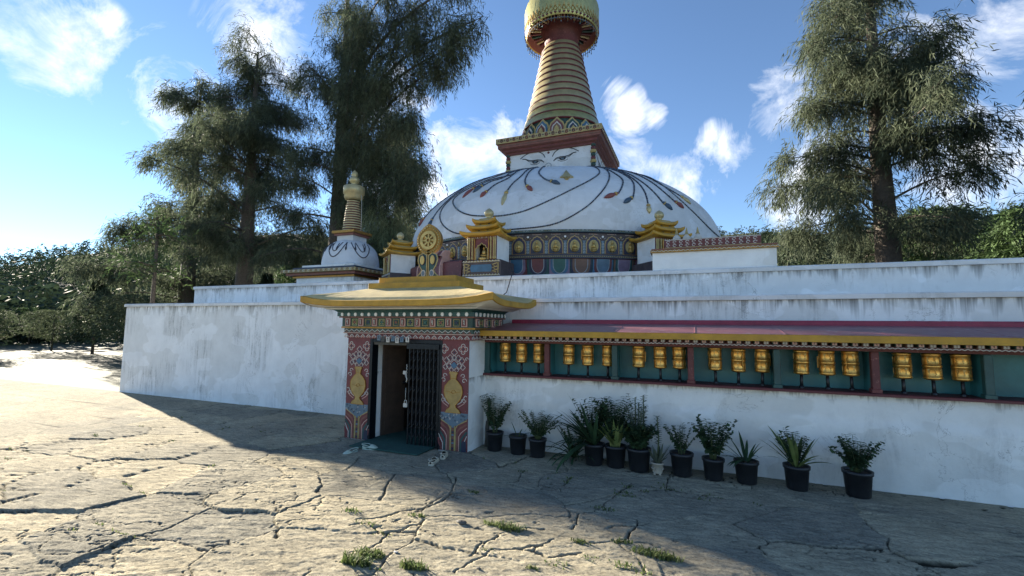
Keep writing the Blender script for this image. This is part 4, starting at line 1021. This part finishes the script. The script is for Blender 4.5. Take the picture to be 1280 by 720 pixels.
for i, x in enumerate(pxs):
    o = make_pw() if i == 0 else copy_tree(proto)
    if i == 0: proto = o
    o.location = (x, 7.74 + random.uniform(-.008, .008), 1.47 + random.uniform(-.006, .006)); o.rotation_euler = (random.uniform(-.02, .02), random.uniform(-.02, .02), (i * 1.3) % 6.28)
    o['label'] = '%s gilded prayer wheel from the left in the %s' % (words[i % 3], bay[i // 3])
# plant growing on the terrace wall top / cable
t = tag((lambda m: (m.tube([(-3.75, 8.2, 2.55), (-3.72, 8.9, 2.85), (-3.9, 9.7, 3.40), (-4.1, 10.0, 3.5)], .012, black, 5), m.build('cable'))[1])(MB()), 'thin black cable running from the gate roof up to the shrine', 'cable')

# ------------------------------------------------------------------ potted plants
def pot(parent, r, h, mat=potblk, feet=False):
    m = MB(); z0 = .02 if feet else 0
    m.lathe([(0, z0), (r * .74, z0), (r * .78, z0 + .01), (r * .92, h * .86), (r * 1.0, h * .87), (r * 1.02, h), (r * .93, h), (r * .9, h * .9)], 0, 0, mat, 24)
    if feet:
        for k in range(4): m.box(-.014, .014, -.014, .014, 0, .03, mat, lambda p, k=k: (p[0] + r * .6 * cos(k * pi / 2 + .8), p[1] + r * .6 * sin(k * pi / 2 + .8), p[2]))
        for k in range(12): m.ball((r * .9 * sin(k * pi / 6), -r * .9 * cos(k * pi / 6), h * .5), .012, mat, 6)
    p = m.build('pot', parent)
    m = MB(); m.lathe([(r * .92, h * .9), (0.001, h * .93)], 0, 0, soil, 18); m.build('soil', p)
def leafv(m, base, d, ln, w, mat, droop=.3, seg=3, up=(0, 0, 1)):
    d = np.array(d, float); d /= np.linalg.norm(d) + 1e-9; s_ = np.cross(d, up); s_ /= np.linalg.norm(s_) + 1e-9
    p = np.array(base, float); vs = [p - s_ * w * .15, p + s_ * w * .15]
    prof = {2: [1, 0], 3: [.9, 1, 0], 4: [.8, 1, .8, 0], 6: [.75, 1, 1, .85, .5, 0]}[seg]
    for k in range(seg):
        d = d + np.array([0, 0, -droop / seg]); d /= np.linalg.norm(d); p = p + d * ln / seg
        if prof[k] > 0: vs += [p - s_ * w * prof[k] / 2 + np.array([0, 0, w * .12]), p + s_ * w * prof[k] / 2 + np.array([0, 0, w * .12])]
        else: vs.append(p)
    n = len(vs); fs = [(2 * k, 2 * k + 1, 2 * k + 3, 2 * k + 2) for k in range((n - 1) // 2 - 1)] + [(n - 3, n - 2, n - 1)]
    m.add(vs, fs, mat, True)
def leafy(parent, h0, n, hh, spread, lsz, lmat, r=random, dens=17, lean=(0, 0)):
    st_ = MB(); lf = MB()
    for i in range(n):
        a = r.uniform(0, 2 * pi); L_ = hh * r.uniform(.6, 1.0); sx = cos(a) * spread * r.uniform(.3, 1) + lean[0]; sy = sin(a) * spread * r.uniform(.2, .7) + lean[1]
        P_ = [(cos(a) * .03 + sx * t ** 1.5, sin(a) * .03 + sy * t ** 1.5, h0 + L_ * t) for t in np.linspace(0, 1, 6)]
        st_.tube(P_, [.006, .005, .005, .004, .003, .002], stem_m, 4)
        for k in range(dens):
            t = .25 + .75 * k / (dens - 1); q = np.array([np.interp(t, np.linspace(0, 1, 6), [p[j] for p in P_]) for j in range(3)])
            for sd in (-1, 1):
                b_ = a + pi / 2 * sd + r.uniform(-.5, .5); s2 = lsz * 1.15 * r.uniform(.6, 1.1) * (1 - .3 * t)
                leafv(lf, q, (cos(b_), sin(b_), r.uniform(-.1, .5)), s2, s2 * .5, lmat, r.uniform(.1, .7))
    st_.build('stems', parent); lf.build('foliage', parent)
def strap(parent, h0, n, ln, w, mat, lo=.2, droop=1.6, az=None):
    lf = MB()
    for i in range(n):
        a = random.uniform(0, 2 * pi) if az is None else random.uniform(*az); e = random.uniform(lo, 1.35)
        leafv(lf, (cos(a) * .03, sin(a) * .03, h0), (cos(a) * cos(e), sin(a) * cos(e), sin(e)), ln * random.uniform(.7, 1.1), w * random.uniform(.8, 1.15), mat, droop * random.uniform(.6, 1.2) * (1.4 - sin(e)), 6)
    lf.build('foliage', parent)
def potted(x, y, r, h, lab, feet=False, mat=potblk):
    t = thing('potted_plant', (x, y, 0), lab, 'potted plant', 'potted plants lined along the white wall'); pot(t, r, h, mat, feet); return t
t = potted(-3.24, 7.30, .155, .31, 'tall thin leafy plant in a black pot nearest the gate pillar'); leafy(t, .27, 18, .66, .36, .09, L_pot)
t = potted(-2.80, 7.27, .155, .30, 'nearly bare black pot with a few short leaves, second from the gate'); strap(t, .27, 7, .34, .022, L_pot, .3, .8)
t = potted(-2.44, 7.24, .15, .29, 'bushy small leaved plant in a black pot, third from the gate'); leafy(t, .26, 28, .46, .38, .07, L_pot, lean=(.05, 0)); 
t = thing('strap_leaf_plant', (-1.86, 7.38, 0), 'arching green strap leaf plant growing low against the wall beside the pots', 'plant'); strap(t, .02, 34, .72, .032, L_str, .35, 1.9, None); leafy(t, .02, 12, .5, .22, .075, L_pot)
t = potted(-1.50, 7.20, .165, .32, 'black pot with broad dark strap leaves fanning to the left'); strap(t, .28, 26, .86, .06, L_str, .3, 1.4, (1.9, 4.5)); strap(t, .28, 16, .70, .06, L_str, .7, .7); leafy(t, .28, 16, .74, .3, .10, L_pot)
t = potted(-1.17, 7.22, .165, .32, 'black pot with tall upright stems and pale yellow green leaves'); leafy(t, .28, 28, .76, .36, .11, L_pot); strap(t, .28, 16, .56, .06, L_yel, .9, .8)
m = MB()
for k in range(7): m.tube([(.02 * k - .06, -.05, .28), (.04 * k - .12, -.06, .62)], .009, paint('pale_stem', (.30, .34, .12), .5), 5)
m.build('stems', t)
t = potted(-.82, 7.17, .18, .33, 'wide black pot with low dark bushy leaves under tall grey green stems'); leafy(t, .29, 34, .42, .32, .115, L_pot); leafy(t, .29, 8, .82, .28, .09, L_gry)
lf = MB(); st_ = MB()
for (dx, hh) in ((-.05, .78), (.07, .82), (.0, .7)):
    st_.tube([(dx * .5, .05, .28), (dx, .06, .28 + hh * .5), (dx, .05, .28 + hh)], [.014, .012, .008], stem_m, 6)
    for k in range(46):
        a = k * 2.4; z = .28 + hh * (.35 + .65 * k / 46); leafv(lf, (dx, .05, z), (cos(a), sin(a), .35), .075, .028, L_gry, .4)
st_.build('tall_stems', t); lf.build('tall_foliage', t)
t = potted(-.55, 7.10, .088, .17, 'small pale clay pot on feet with a grey green succulent', True, potwht); strap(t, .15, 12, .34, .05, L_gry, .7, .5)
lf = MB(); st_ = MB(); st_.tube([(0, .03, .14), (.02, .04, .5), (.0, .04, .82)], [.014, .012, .007], stem_m, 6)
for k in range(60):
    a = k * 2.4; z = .40 + .42 * k / 60; leafv(lf, (.01, .04, z), (cos(a), sin(a), .4), .07, .026, L_gry, .4)
st_.build('tall_stem', t); lf.build('tall_foliage', t)
t = potted(-.22, 7.20, .165, .32, 'black pot with a fine leaved fern right of the small clay pot'); leafy(t, .28, 12, .5, .22, .07, L_pot)
t = potted(.62, 7.22, .16, .30, 'black pot with a loose arching strap leaf plant further right along the wall'); strap(t, .27, 16, .5, .04, L_str, .4, 1.3)
t = potted(.20, 7.20, .15, .29, 'black pot with upright small leaves between the fern and the strap leaf pot'); leafy(t, .26, 20, .6, .30, .10, L_pot)
t = potted(1.22, 7.22, .16, .31, 'black pot with tall yellow green blades, second from the right end'); strap(t, .28, 20, .6, .05, L_yel, .6, .9); leafy(t, .28, 10, .5, .2, .09, L_pot)
t = potted(1.9, 7.24, .17, .32, 'black pot with a round leafy bush, rightmost along the wall'); leafy(t, .28, 24, .46, .30, .09, L_pot)
t = thing('wooden_stake', (-3.47, 7.50, 0), 'grey weathered stake with frayed top leaning in the corner by the gate', 'stake')
m = MB(); m.tube([(0, -.05, 0), (.01, 0, .4), (.0, .05, .78)], [.035, .028, .020], oldwood, 7); m.build('shaft', t)
m = MB(); m.tube([(.0, .04, .68), (.0, .05, .74), (.0, .05, .84)], [.02, .045, .012], oldwood, 7); m.tube([(-.04, .02, 0), (-.06, .05, .3), (-.05, .08, .5)], .012, oldwood, 5); m.build('frayed_head', t)
# clogs
def clog(loc, rz, mat, lab, sc=1.15):
    t = thing('clog', loc, lab, 'shoe', 'slip on clogs left outside the gate', rz)
    def out(k, t_): # outline half width along length
        w = np.interp(t_, [0, .06, .2, .4, .6, .8, .93, 1], [.018, .034, .036, .036, .047, .050, .036, .012]); return w * k
    ts = np.linspace(0, 1, 15); ln = .25
    m = MB(); ring = [(ln * (q - .5), out(1.05, q)) for q in ts] + [(ln * (q - .5), -out(1.05, q)) for q in ts[::-1]]
    n = len(ring); m.add([(x, y, 0) for x, y in ring] + [(x, y, .025) for x, y in ring], [tuple(range(n - 1, -1, -1)), tuple(range(n, 2 * n))] + [(i, (i + 1) % n, n + (i + 1) % n, n + i) for i in range(n)], mat); m.build('sole', t)
    m = MB(); rows = []
    for q in ts:
        x = ln * (q - .5); w = out(1, q); top = float(np.interp(q, [0, .1, .4, .52, .7, .9, 1], [.055, .060, .050, .085, .075, .05, .03]))
        opening = .04 < q < .62
        row = []
        for a in np.linspace(0, pi, 11):
            ca, sa = cos(a), sin(a)
            row.append((x, w * ca, .024 + (top - .024) * min(1, sa ** .6 if sa > 0 else 0)))
        rows.append((row, opening))
    vs = [p for r_, _ in rows for p in r_]; fs = []
    for i in range(len(rows) - 1):
        for k in range(10):
            if rows[i][1] and rows[i + 1][1] and 2 <= k <= 7: continue
            fs.append((i * 11 + k, i * 11 + k + 1, (i + 1) * 11 + k + 1, (i + 1) * 11 + k))
    m.add(vs, fs, mat, True); o = m.build('upper', t)
    md = o.modifiers.new('s', 'SOLIDIFY'); md.thickness = .005
    m = MB(); m.add([(x * .92, y * .85, .030) for x, y in ring], [tuple(range(n))], dark); m.build('insole', t)
    m = MB(); m.tube([(-.01, .045, .06), (-.06, .046, .075), (-.125, .03, .078), (-.14, 0, .078), (-.125, -.03, .078), (-.06, -.046, .075), (-.01, -.045, .06)], .006, mat, 5); m.build('heel_strap', t); t.scale = (sc, sc, sc)
clog((-3.80, 6.25, gz(-3.8, 6.25)), R(100), rubber, 'cream clog nearer the camera of the pair right of the green mat')
clog((-3.80, 6.55, gz(-3.8, 6.55)), R(112), rubber, 'cream clog of the pair nearest the right painted pillar')
clog((-5.22, 6.50, gz(-5.22, 6.5)), R(8), rubberg, 'pale green clog lying sideways by the left side of the doorway')
clog((-5.36, 6.16, gz(-5.36, 6.16)), R(-100), rubberg, 'pale green clog pointing outward in front of the left painted pillar')

# loose stones and grass
for i, (x, y, s_, mt) in enumerate((gnd(577, 656).tolist() + [.05, oldwood], gnd(495, 692).tolist() + [.02, offw], gnd(598, 712).tolist() + [.02, oldwood], gnd(541, 669).tolist() + [.015, oldwood])):
    n = MB(); n.ball((0, 0, .3 * s_), s_, mt, 9, (1.2, .8, .32)); o = n.build('stone', None, (x, y, gz(x, y)))
    for v_ in o.data.vertices: v_.co *= 1 + .25 * (random.random() - .5)
    tag(o, ['flat grey pebble on the sunlit paving in front of the shadow edge', 'tiny white chip on the sunlit paving at lower left', 'small dark pebble on the sunlit paving at the bottom', 'tiny dark pebble on the broad sunlit slab'][i], 'stone')
gv = []; gf = []
def tuft(cx, cy, rad, n, h):
    for i in range(n):
        a = random.uniform(0, 2 * pi); rr = rad * sqrt(random.random()); x = cx + rr * cos(a) * 1.5 + random.gauss(0, .02); y = cy + rr * sin(a) * .6 + random.gauss(0, .012); z = gz(x, y)
        b_ = random.uniform(0, 2 * pi); l = h * random.uniform(.4, 1.1); w = random.uniform(.003, .007); lx, ly = cos(b_) * l * .7, sin(b_) * l * .7
        sx, sy = -sin(b_) * w, cos(b_) * w; o = len(gv)
        gv.extend([(x - sx, y - sy, z - .01), (x + sx, y + sy, z - .01), (x + sx + lx * .4, y + sy + ly * .4, z + l * .55), (x - sx + lx * .4, y - sy + ly * .4, z + l * .55), (x + lx, y + ly, z + l * .8)])
        gf.extend([(o, o + 1, o + 2), (o, o + 2, o + 3), (o + 3, o + 2, o + 4)])
for (x, y, rad, n, h) in ((637, 662, .11, 210, .07), (615, 657, .07, 90, .045), (464, 694, .10, 190, .06), (446, 703, .10, 220, .08), (517, 711, .08, 180, .07), (818, 694, .13, 240, .055), (828, 697, .12, 120, .05), (725, 679, .05, 60, .04), (776, 679, .06, 70, .045), (522, 646, .07, 70, .04), (757, 636, .09, 60, .03), (440, 640, .08, 60, .04), (592, 616, .06, 40, .03), (780, 620, .08, 40, .03), (664, 712, .04, 30, .035), (700, 708, .09, 34, .03), (610, 690, .08, 16, .022), (790, 712, .12, 60, .04), (480, 668, .09, 22, .03), (455, 655, .10, 30, .035), (738, 700, .09, 20, .03)):
    p = gnd(x, y); tuft(p[0], p[1], rad, n, h)
jy, jx = np.where((crack > .6) & (X > -11) & (X < 4) & (Y > 1.6) & (Y < 6.9)); sel = rng.choice(len(jx), 420)
for k in sel:
    if fbm(X[jy[k], jx[k]], Y[jy[k], jx[k]], .7, 2, 77) > .42: tuft(X[jy[k], jx[k]], Y[jy[k], jx[k]], .04, 9, .035)
tag(npmesh('grass', gv, gf, L_gra), 'thin tufts of grass in the joints of the stone paving', 'grass', kind='stuff')

# ------------------------------------------------------------------ trees
def sprays(P, D_, ln, w, nseg, hang, rg, twist=.5):
    """drooping sprays: for each point P (with outward direction D_) a chain of thin leaf blades"""
    N = len(P); Vs = []; Fs = []
    d = D_ / (np.linalg.norm(D_, axis=1, keepdims=True) + 1e-9); p = P.copy(); o = 0
    for k in range(nseg):
        d = d + np.array([0, 0, -hang]) + rg.normal(0, .16, (N, 3)); d /= np.linalg.norm(d, axis=1, keepdims=True)
        step = ln / nseg * rg.uniform(.7, 1.3, (N, 1))
        side = np.cross(d, rg.normal(0, 1, (N, 3))); side /= np.linalg.norm(side, axis=1, keepdims=True) + 1e-9
        for s_ in (-1, 1):
            ld = d + side * s_ * twist; q0 = p; q1 = p + ld * step * 1.25; ww = np.cross(ld, side * s_ + .3 * rg.normal(0, 1, (N, 3))); ww /= np.linalg.norm(ww, axis=1, keepdims=True) + 1e-9
            mid_ = (q0 + q1) / 2; W = w * rg.uniform(.6, 1.3, (N, 1))
            Vs += [q0, mid_ + ww * W, q1, mid_ - ww * W]
            i0 = o + np.arange(N); Fs.append(np.stack([i0, i0 + N, i0 + 2 * N, i0 + 3 * N], 1)); o += 4 * N
        p = p + d * step
    return np.concatenate(Vs), np.concatenate(Fs)
def weeping(name, base, H, branches, label, nran, rmax, mat, group=None, ln=1.3, w=.035, dens=34, zlo=.18, seed=1, tr=.45, cat='tree', hang=.5, nseg=4, azr=None):
    rg = np.random.default_rng(seed); t = thing(name, tuple(base), label, cat, group)
    B = []
    for tip in branches:
        tip = np.array(tip, float) - base; h = hypot(tip[0], tip[1]); z0 = tip[2] - h * rg.uniform(.10, .35); B.append((min(max(z0, 2.), H * .93), tip))
    for k in range(nran):
        f = rg.random() ** 1.1; z0 = H * (zlo + (1 - zlo) * f); rr = rmax * (1 - .72 * f) * rg.uniform(.55, 1.0); a = rg.uniform(0, 2 * pi) if azr is None else rg.uniform(*azr)
        B.append((z0, np.array([cos(a) * rr, sin(a) * rr, z0 + rr * rg.uniform(-.15, .35)])))
    m = MB(); m.tube([(0, 0, -.3), (.05, 0, H * .25), (-.05, .05, H * .6), (0, 0, H * .97)], [tr * 1.25, tr, tr * .6, .05], bark, 10); m.build('trunk', t)
    m = MB(); PP = []; DD = []
    for z0, tip in B:
        h = hypot(tip[0], tip[1]); mid1 = np.array([tip[0] * .5, tip[1] * .5, z0 + (tip[2] - z0) * .5 + h * .10])
        pts = np.array(catm([(0, 0, z0), tuple(mid1), tuple(tip)], 8)); n = len(pts)
        m.tube([tuple(q) for q in pts], list(np.linspace(.03 + .009 * h, .012, n)), bark, 5, cap=False)
        ncl = max(3, int(h * 2.3)); per = max(5, int(dens * h / ncl))
        for c_ in rg.uniform(.10, 1.02, ncl) ** .7:
            q = np.array([np.interp(c_, np.linspace(0, 1, n), pts[:, j]) for j in range(3)])
            sd = rg.normal(0, 1, 3); sd[2] = sd[2] * .35 - .05; sd /= np.linalg.norm(sd)
            off = rg.uniform(0, .17 * h * (1.1 - c_) + .30)
            q2 = q + sd * off; q2[2] -= off * .3; sg = rg.uniform(.14, .30)
            m.tube([tuple(q), tuple((q + q2) / 2 + np.array([0, 0, .08])), tuple(q2), tuple(q2 + np.array([sd[0] * .3, sd[1] * .3, -.5]))], [.014, .011, .008, .004], bark, 3, cap=False)
            for w__ in range(per):
                k_ = rg.random(); e = rg.normal(0, sg, 3); e[2] *= 1.3
                PP.append(q + (q2 - q) * (.35 + .65 * k_) + e); DD.append(sd * .5 + tip / (np.linalg.norm(tip) + 1e-9) * .4 + rg.normal(0, .3, 3))
    m.build('limbs', t)
    V_, F_ = sprays(np.array(PP), np.array(DD), ln, w, nseg, hang, rg)
    npmesh('crown', V_, F_, mat, t); return t
tipsA = [(-6.9, 14, 13.4), (-8.0, 14, 12.6), (-8.6, 14.2, 12.2), (-10.0, 14, 10.1), (-9.8, 14, 8.7), (-9.3, 14, 7.9), (-10.3, 14, 7.6), (-8.9, 14, 14.8), (-10.9, 14, 12.2), (-9.9, 14, 13.5), (-11.9, 14, 10.8), (-11.6, 14.3, 9.2), (-11.0, 14.4, 8.2), (-12.4, 13.5, 11.8), (-12.5, 14, 13.5), (-13.6, 17.4, 8.2), (-8.0, 14.5, 15.6), (-14.8, 17, 8.6), (-13.0, 14, 9.8), (-12.8, 14, 15), (-10.6, 13.5, 15.5), (-11.6, 13.2, 14.2)]
weeping('weeping_cypress', np.array([-16.6, 17.5, 0.]), 21, tipsA, 'tall weeping cypress with dark drooping branches reaching over the sky left of the spire', 38, 5.2, L_cyp, 'weeping cypresses left of the dome', ln=.80, w=.0135, dens=66, seed=3, zlo=.10, nseg=5, hang=.75)
weeping('weeping_cypress', np.array([-24, 18.2, 0.]), 19, [], 'dark weeping cypress standing further left of the small chorten', 70, 6.0, L_cyp, 'weeping cypresses left of the dome', ln=.9, w=.016, dens=60, seed=5, zlo=.33, tr=.45, nseg=4, hang=.7)
weeping('weeping_cypress', np.array([-18.5, 25, 1.]), 15, [], 'dark weeping cypress behind the small chorten, half hidden by the larger cypress', 60, 4.6, L_cyp, 'weeping cypresses left of the dome', ln=.9, w=.02, dens=60, seed=6, zlo=.04, tr=.4, nseg=4, hang=.7)
weeping('weeping_willow', np.array([-11.95, 15.3, 3.3]), 3.7, [], 'pale green weeping bush between the small chorten and the left shrine', 54, 1.7, L_wil, None, ln=1.3, w=.012, dens=46, seed=8, zlo=.30, tr=.08, hang=.9, nseg=6)
weeping('weeping_cypress', np.array([-35, 22, 0.]), 21, [], 'tall dark cypress at the far left edge of the courtyard', 60, 6.5, L_cyp, 'weeping cypresses left of the dome', ln=1.1, w=.024, dens=44, seed=12, zlo=.16, tr=.5, nseg=4, hang=.7)
weeping('weeping_cypress', np.array([6.8, 21, 0.]), 19, [], 'tall dark cypress behind the right flank of the dome', 90, 4.9, L_cyp, 'cypresses right of the dome', ln=.85, w=.016, dens=72, seed=15, zlo=.10, tr=.40, nseg=4, hang=.7)
weeping('weeping_cypress', np.array([12.5, 17, 0.]), 16, [], 'dark cypress at the right edge beyond the terrace', 75, 4.8, L_cyp, 'cypresses right of the dome', ln=.85, w=.016, dens=64, seed=16, zlo=.10, tr=.36, nseg=4, hang=.7)
weeping('courtyard_tree', np.array([-20.8, 11.75, 0.]), 6.6, [], 'small sparse tree standing just beyond the left end of the terrace', 13, 1.5, L_bro, None, ln=.45, w=.022, dens=26, seed=23, zlo=.62, tr=.11, nseg=3, hang=.3)
# hillside trees
def conifer(base, H, rad, seed, label, mat=L_con, name='hillside_tree', n=900, rnd=False, group='trees on the hillside'):
    rg = np.random.default_rng(seed); t = thing(name, tuple(base), label, 'tree', group)
    m = MB(); m.tube([(0, 0, -.5), (0, 0, H * .95)], [H * .022, .03], bark, 6); m.build('trunk', t)
    f = rg.random(n) ** (.7); a = rg.uniform(0, 2 * pi, n)
    if rnd:
        r_ = rad * np.sqrt(np.clip(1 - ((f - .55) / .5) ** 2, .02, 1)) * rg.uniform(.4, 1, n) * (1 + .3 * np.sin(a * 3 + f * 9))
        zz = H * (.25 + .75 * f)
    else:
        r_ = rad * (1 - f) ** .85 * rg.uniform(.35, 1, n) * (1 + .25 * np.sin(f * 40)); zz = H * (.12 + .88 * f)
    P_ = np.stack([r_ * np.cos(a), r_ * np.sin(a), zz], 1); D_ = np.stack([np.cos(a), np.sin(a), np.full(n, .1)], 1)
    V_, F_ = sprays(P_, D_, H * .05, H * .0055, 2, .35, rg, .8); npmesh('crown', V_, F_, mat, t)
    return t
rg = np.random.default_rng(44)
def hp(az, dist): x, y = -dist * sin(R(az)), dist * cos(R(az)); return np.array([x, y, float(hz(x, y))])
conifer(hp(29.0, 78), 9.5, 3.0, 70, 'lone spreading tree rising above the hillside just left of the dome', L_bro, 'hillside_tree', 1300, True)
for i in range(34):
    az = 24 + 56 * rg.random(); ds = rg.uniform(34, 66); b_ = hp(az, ds); kh = 1 if az < 60 else .55
    conifer(b_, kh * (rg.uniform(4.5, 11) if i % 3 == 0 else rg.uniform(4.5, 8)), rg.uniform(1.5, 2.9), 100 + i, 'tree in the dense wood on the slope behind the stupa', [L_con, L_bro, L_wl2][i % 3], 'hillside_tree', 2400, i % 3 != 0)
for i in range(16):
    az = -40 + 34 * rg.random(); ds = rg.uniform(30, 60); b_ = hp(az, ds)
    conifer(b_, rg.uniform(6, 9), rg.uniform(2, 2.8), 200 + i, 'tree in the dense wood on the slope behind the stupa', [L_con, L_bro, L_wl2][i % 3], 'hillside_tree', 2400, i % 2 == 0)
# far wood as one mass
N = 9000; az = rg.uniform(-46, 82, N); ds = rg.uniform(62, 330, N); xx = -ds * np.sin(np.radians(az)); yy = ds * np.cos(np.radians(az)); hh = hz(xx, yy); 
K = 9; sz = rg.uniform(3, 6.5, N) * (.6 + ds / 260)
P_ = np.repeat(np.stack([xx, yy, hh + sz * .1], 1), K, 0); f = rg.random(N * K); aa = rg.uniform(0, 2 * pi, N * K); S_ = np.repeat(sz, K)
P_ += np.stack([np.cos(aa) * S_ * .35 * (1 - f), np.sin(aa) * S_ * .35 * (1 - f), S_ * f], 1)
V_, F_ = sprays(P_, np.stack([np.cos(aa), np.sin(aa), np.zeros(N * K)], 1), 1.3, .24, 2, .3, rg, .9)
tag(npmesh('forest', V_, F_, L_con), 'dense forest covering the distant hills', 'forest', kind='stuff')

# ------------------------------------------------------------------ sky, sun, camera
SUN_EL, SUN_AZ = 15.5, 72.0      # azimuth measured to the left of +Y
w_ = bpy.data.worlds.new('World'); S.world = w_; w_.use_nodes = True; nt = w_.node_tree; nt.nodes.clear()
out = nt.nodes.new('ShaderNodeOutputWorld'); bg = nt.nodes.new('ShaderNodeBackground'); sky = nt.nodes.new('ShaderNodeTexSky')
sky.sky_type = 'NISHITA'; sky.sun_disc = False; sky.sun_elevation = R(SUN_EL); sky.sun_rotation = R(-SUN_AZ); sky.altitude = 2300; sky.air_density = 1.0; sky.dust_density = .0; sky.ozone_density = 2.6
bg.inputs[1].default_value = .0535
tc = nt.nodes.new('ShaderNodeTexCoord'); G = tc.outputs['Generated']
def dirpx(x, y): d = FW + RT * (x - 640) / 565 + UP * (360 - y) / 565; return d / np.linalg.norm(d)
blobs = [(515, 122, 1.7), (498, 98, 1.3), (532, 130, 1.3), (545, 180, 2.6), (575, 185, 3.3), (605, 185, 3.6), (600, 205, 3.0), (627, 178, 2.4), (625, 205, 2.6), (540, 235, 3.2), (515, 245, 4.5), (555, 250, 2.4), (490, 235, 3.5), (770, 112, 1.5), (775, 130, 2.0), (780, 160, 2.6), (785, 190, 3.2), (760, 180, 2.6), (800, 212, 1.8), (820, 150, 1.2), (820, 208, 1.6), (838, 226, 1.8), (862, 222, 3.0), (460, 140, 2.5),
         (905, 190, 2.6), (975, 130, 3), (1010, 230, 4), (1200, 60, 4), (1230, 190, 4), (330, 60, 4), (215, 120, 4), (90, 60, 3.5)]
acc = None
for (x, y, s_) in blobs:
    d = dirpx(x, y); c_ = nt.nodes.new('ShaderNodeVectorMath'); c_.operation = 'DISTANCE'; nt.links.new(G, c_.inputs[0]); c_.inputs[1].default_value = tuple(d)
    k = math_(nt, 'MULTIPLY_ADD', c_.outputs['Value'], -1 / (radians(s_) * 1.6), 1.0); k = math_(nt, 'MAXIMUM', k, 0.0)
    acc = k if acc is None else math_(nt, 'MAXIMUM', acc, k)
n1 = noise(nt, 7, G, 12, .66, .9); n2 = noise(nt, 26, G, 6, .6)
cl = math_(nt, 'ADD', math_(nt, 'MULTIPLY', math_(nt, 'POWER', acc, .6), .62), math_(nt, 'MULTIPLY', math_(nt, 'SUBTRACT', n1, .5), 1.9))
cm = ramp(nt, cl, [(.24, (0, 0, 0)), (.50, (.45, .45, .45)), (.82, (1, 1, 1))])
vis = math_(nt, 'MULTIPLY', cm, ramp(nt, acc, [(0, (0,) * 3), (.12, (1,) * 3)]))
ccol = ramp(nt, n2, [(.35, (3.6, 4.0, 4.7)), (.62, (5.9, 5.9, 6.0))])
skyc = sky.outputs[0]
nt.links.new(mixc(nt, vis, skyc, ccol), bg.inputs[0]); nt.links.new(bg.outputs[0], out.inputs[0])
sd = bpy.data.lights.new('sun', 'SUN'); sd.energy = 5.0; sd.angle = R(.55); sd.color = (1, .90, .74); so = bpy.data.objects.new('sun', sd); COL.objects.link(so)
from mathutils import Vector, Matrix
dv = Vector((-sin(R(SUN_AZ)) * cos(R(SUN_EL)), cos(R(SUN_AZ)) * cos(R(SUN_EL)), sin(R(SUN_EL)))); so.rotation_euler = dv.to_track_quat('Z', 'Y').to_euler(); so.location = (-20, 10, 20)
cd_ = bpy.data.cameras.new('camera'); cam = bpy.data.objects.new('camera', cd_); COL.objects.link(cam)
cd_.sensor_width = 36; cd_.lens = 565 / 1280 * 36; cd_.clip_end = 2000; cd_.clip_start = .05
Mx = Matrix(((RT[0], UP[0], -FW[0]), (RT[1], UP[1], -FW[1]), (RT[2], UP[2], -FW[2]))).to_4x4(); Mx.translation = Vector(EYE); cam.matrix_world = Mx
S.camera = cam
S.view_settings.view_transform = 'Standard'; S.view_settings.look = 'None'; S.view_settings.exposure = 2.36; S.view_settings.gamma = 1
S.render.engine = 'CYCLES'; S.cycles.max_bounces = 6; S.cycles.use_denoising = True
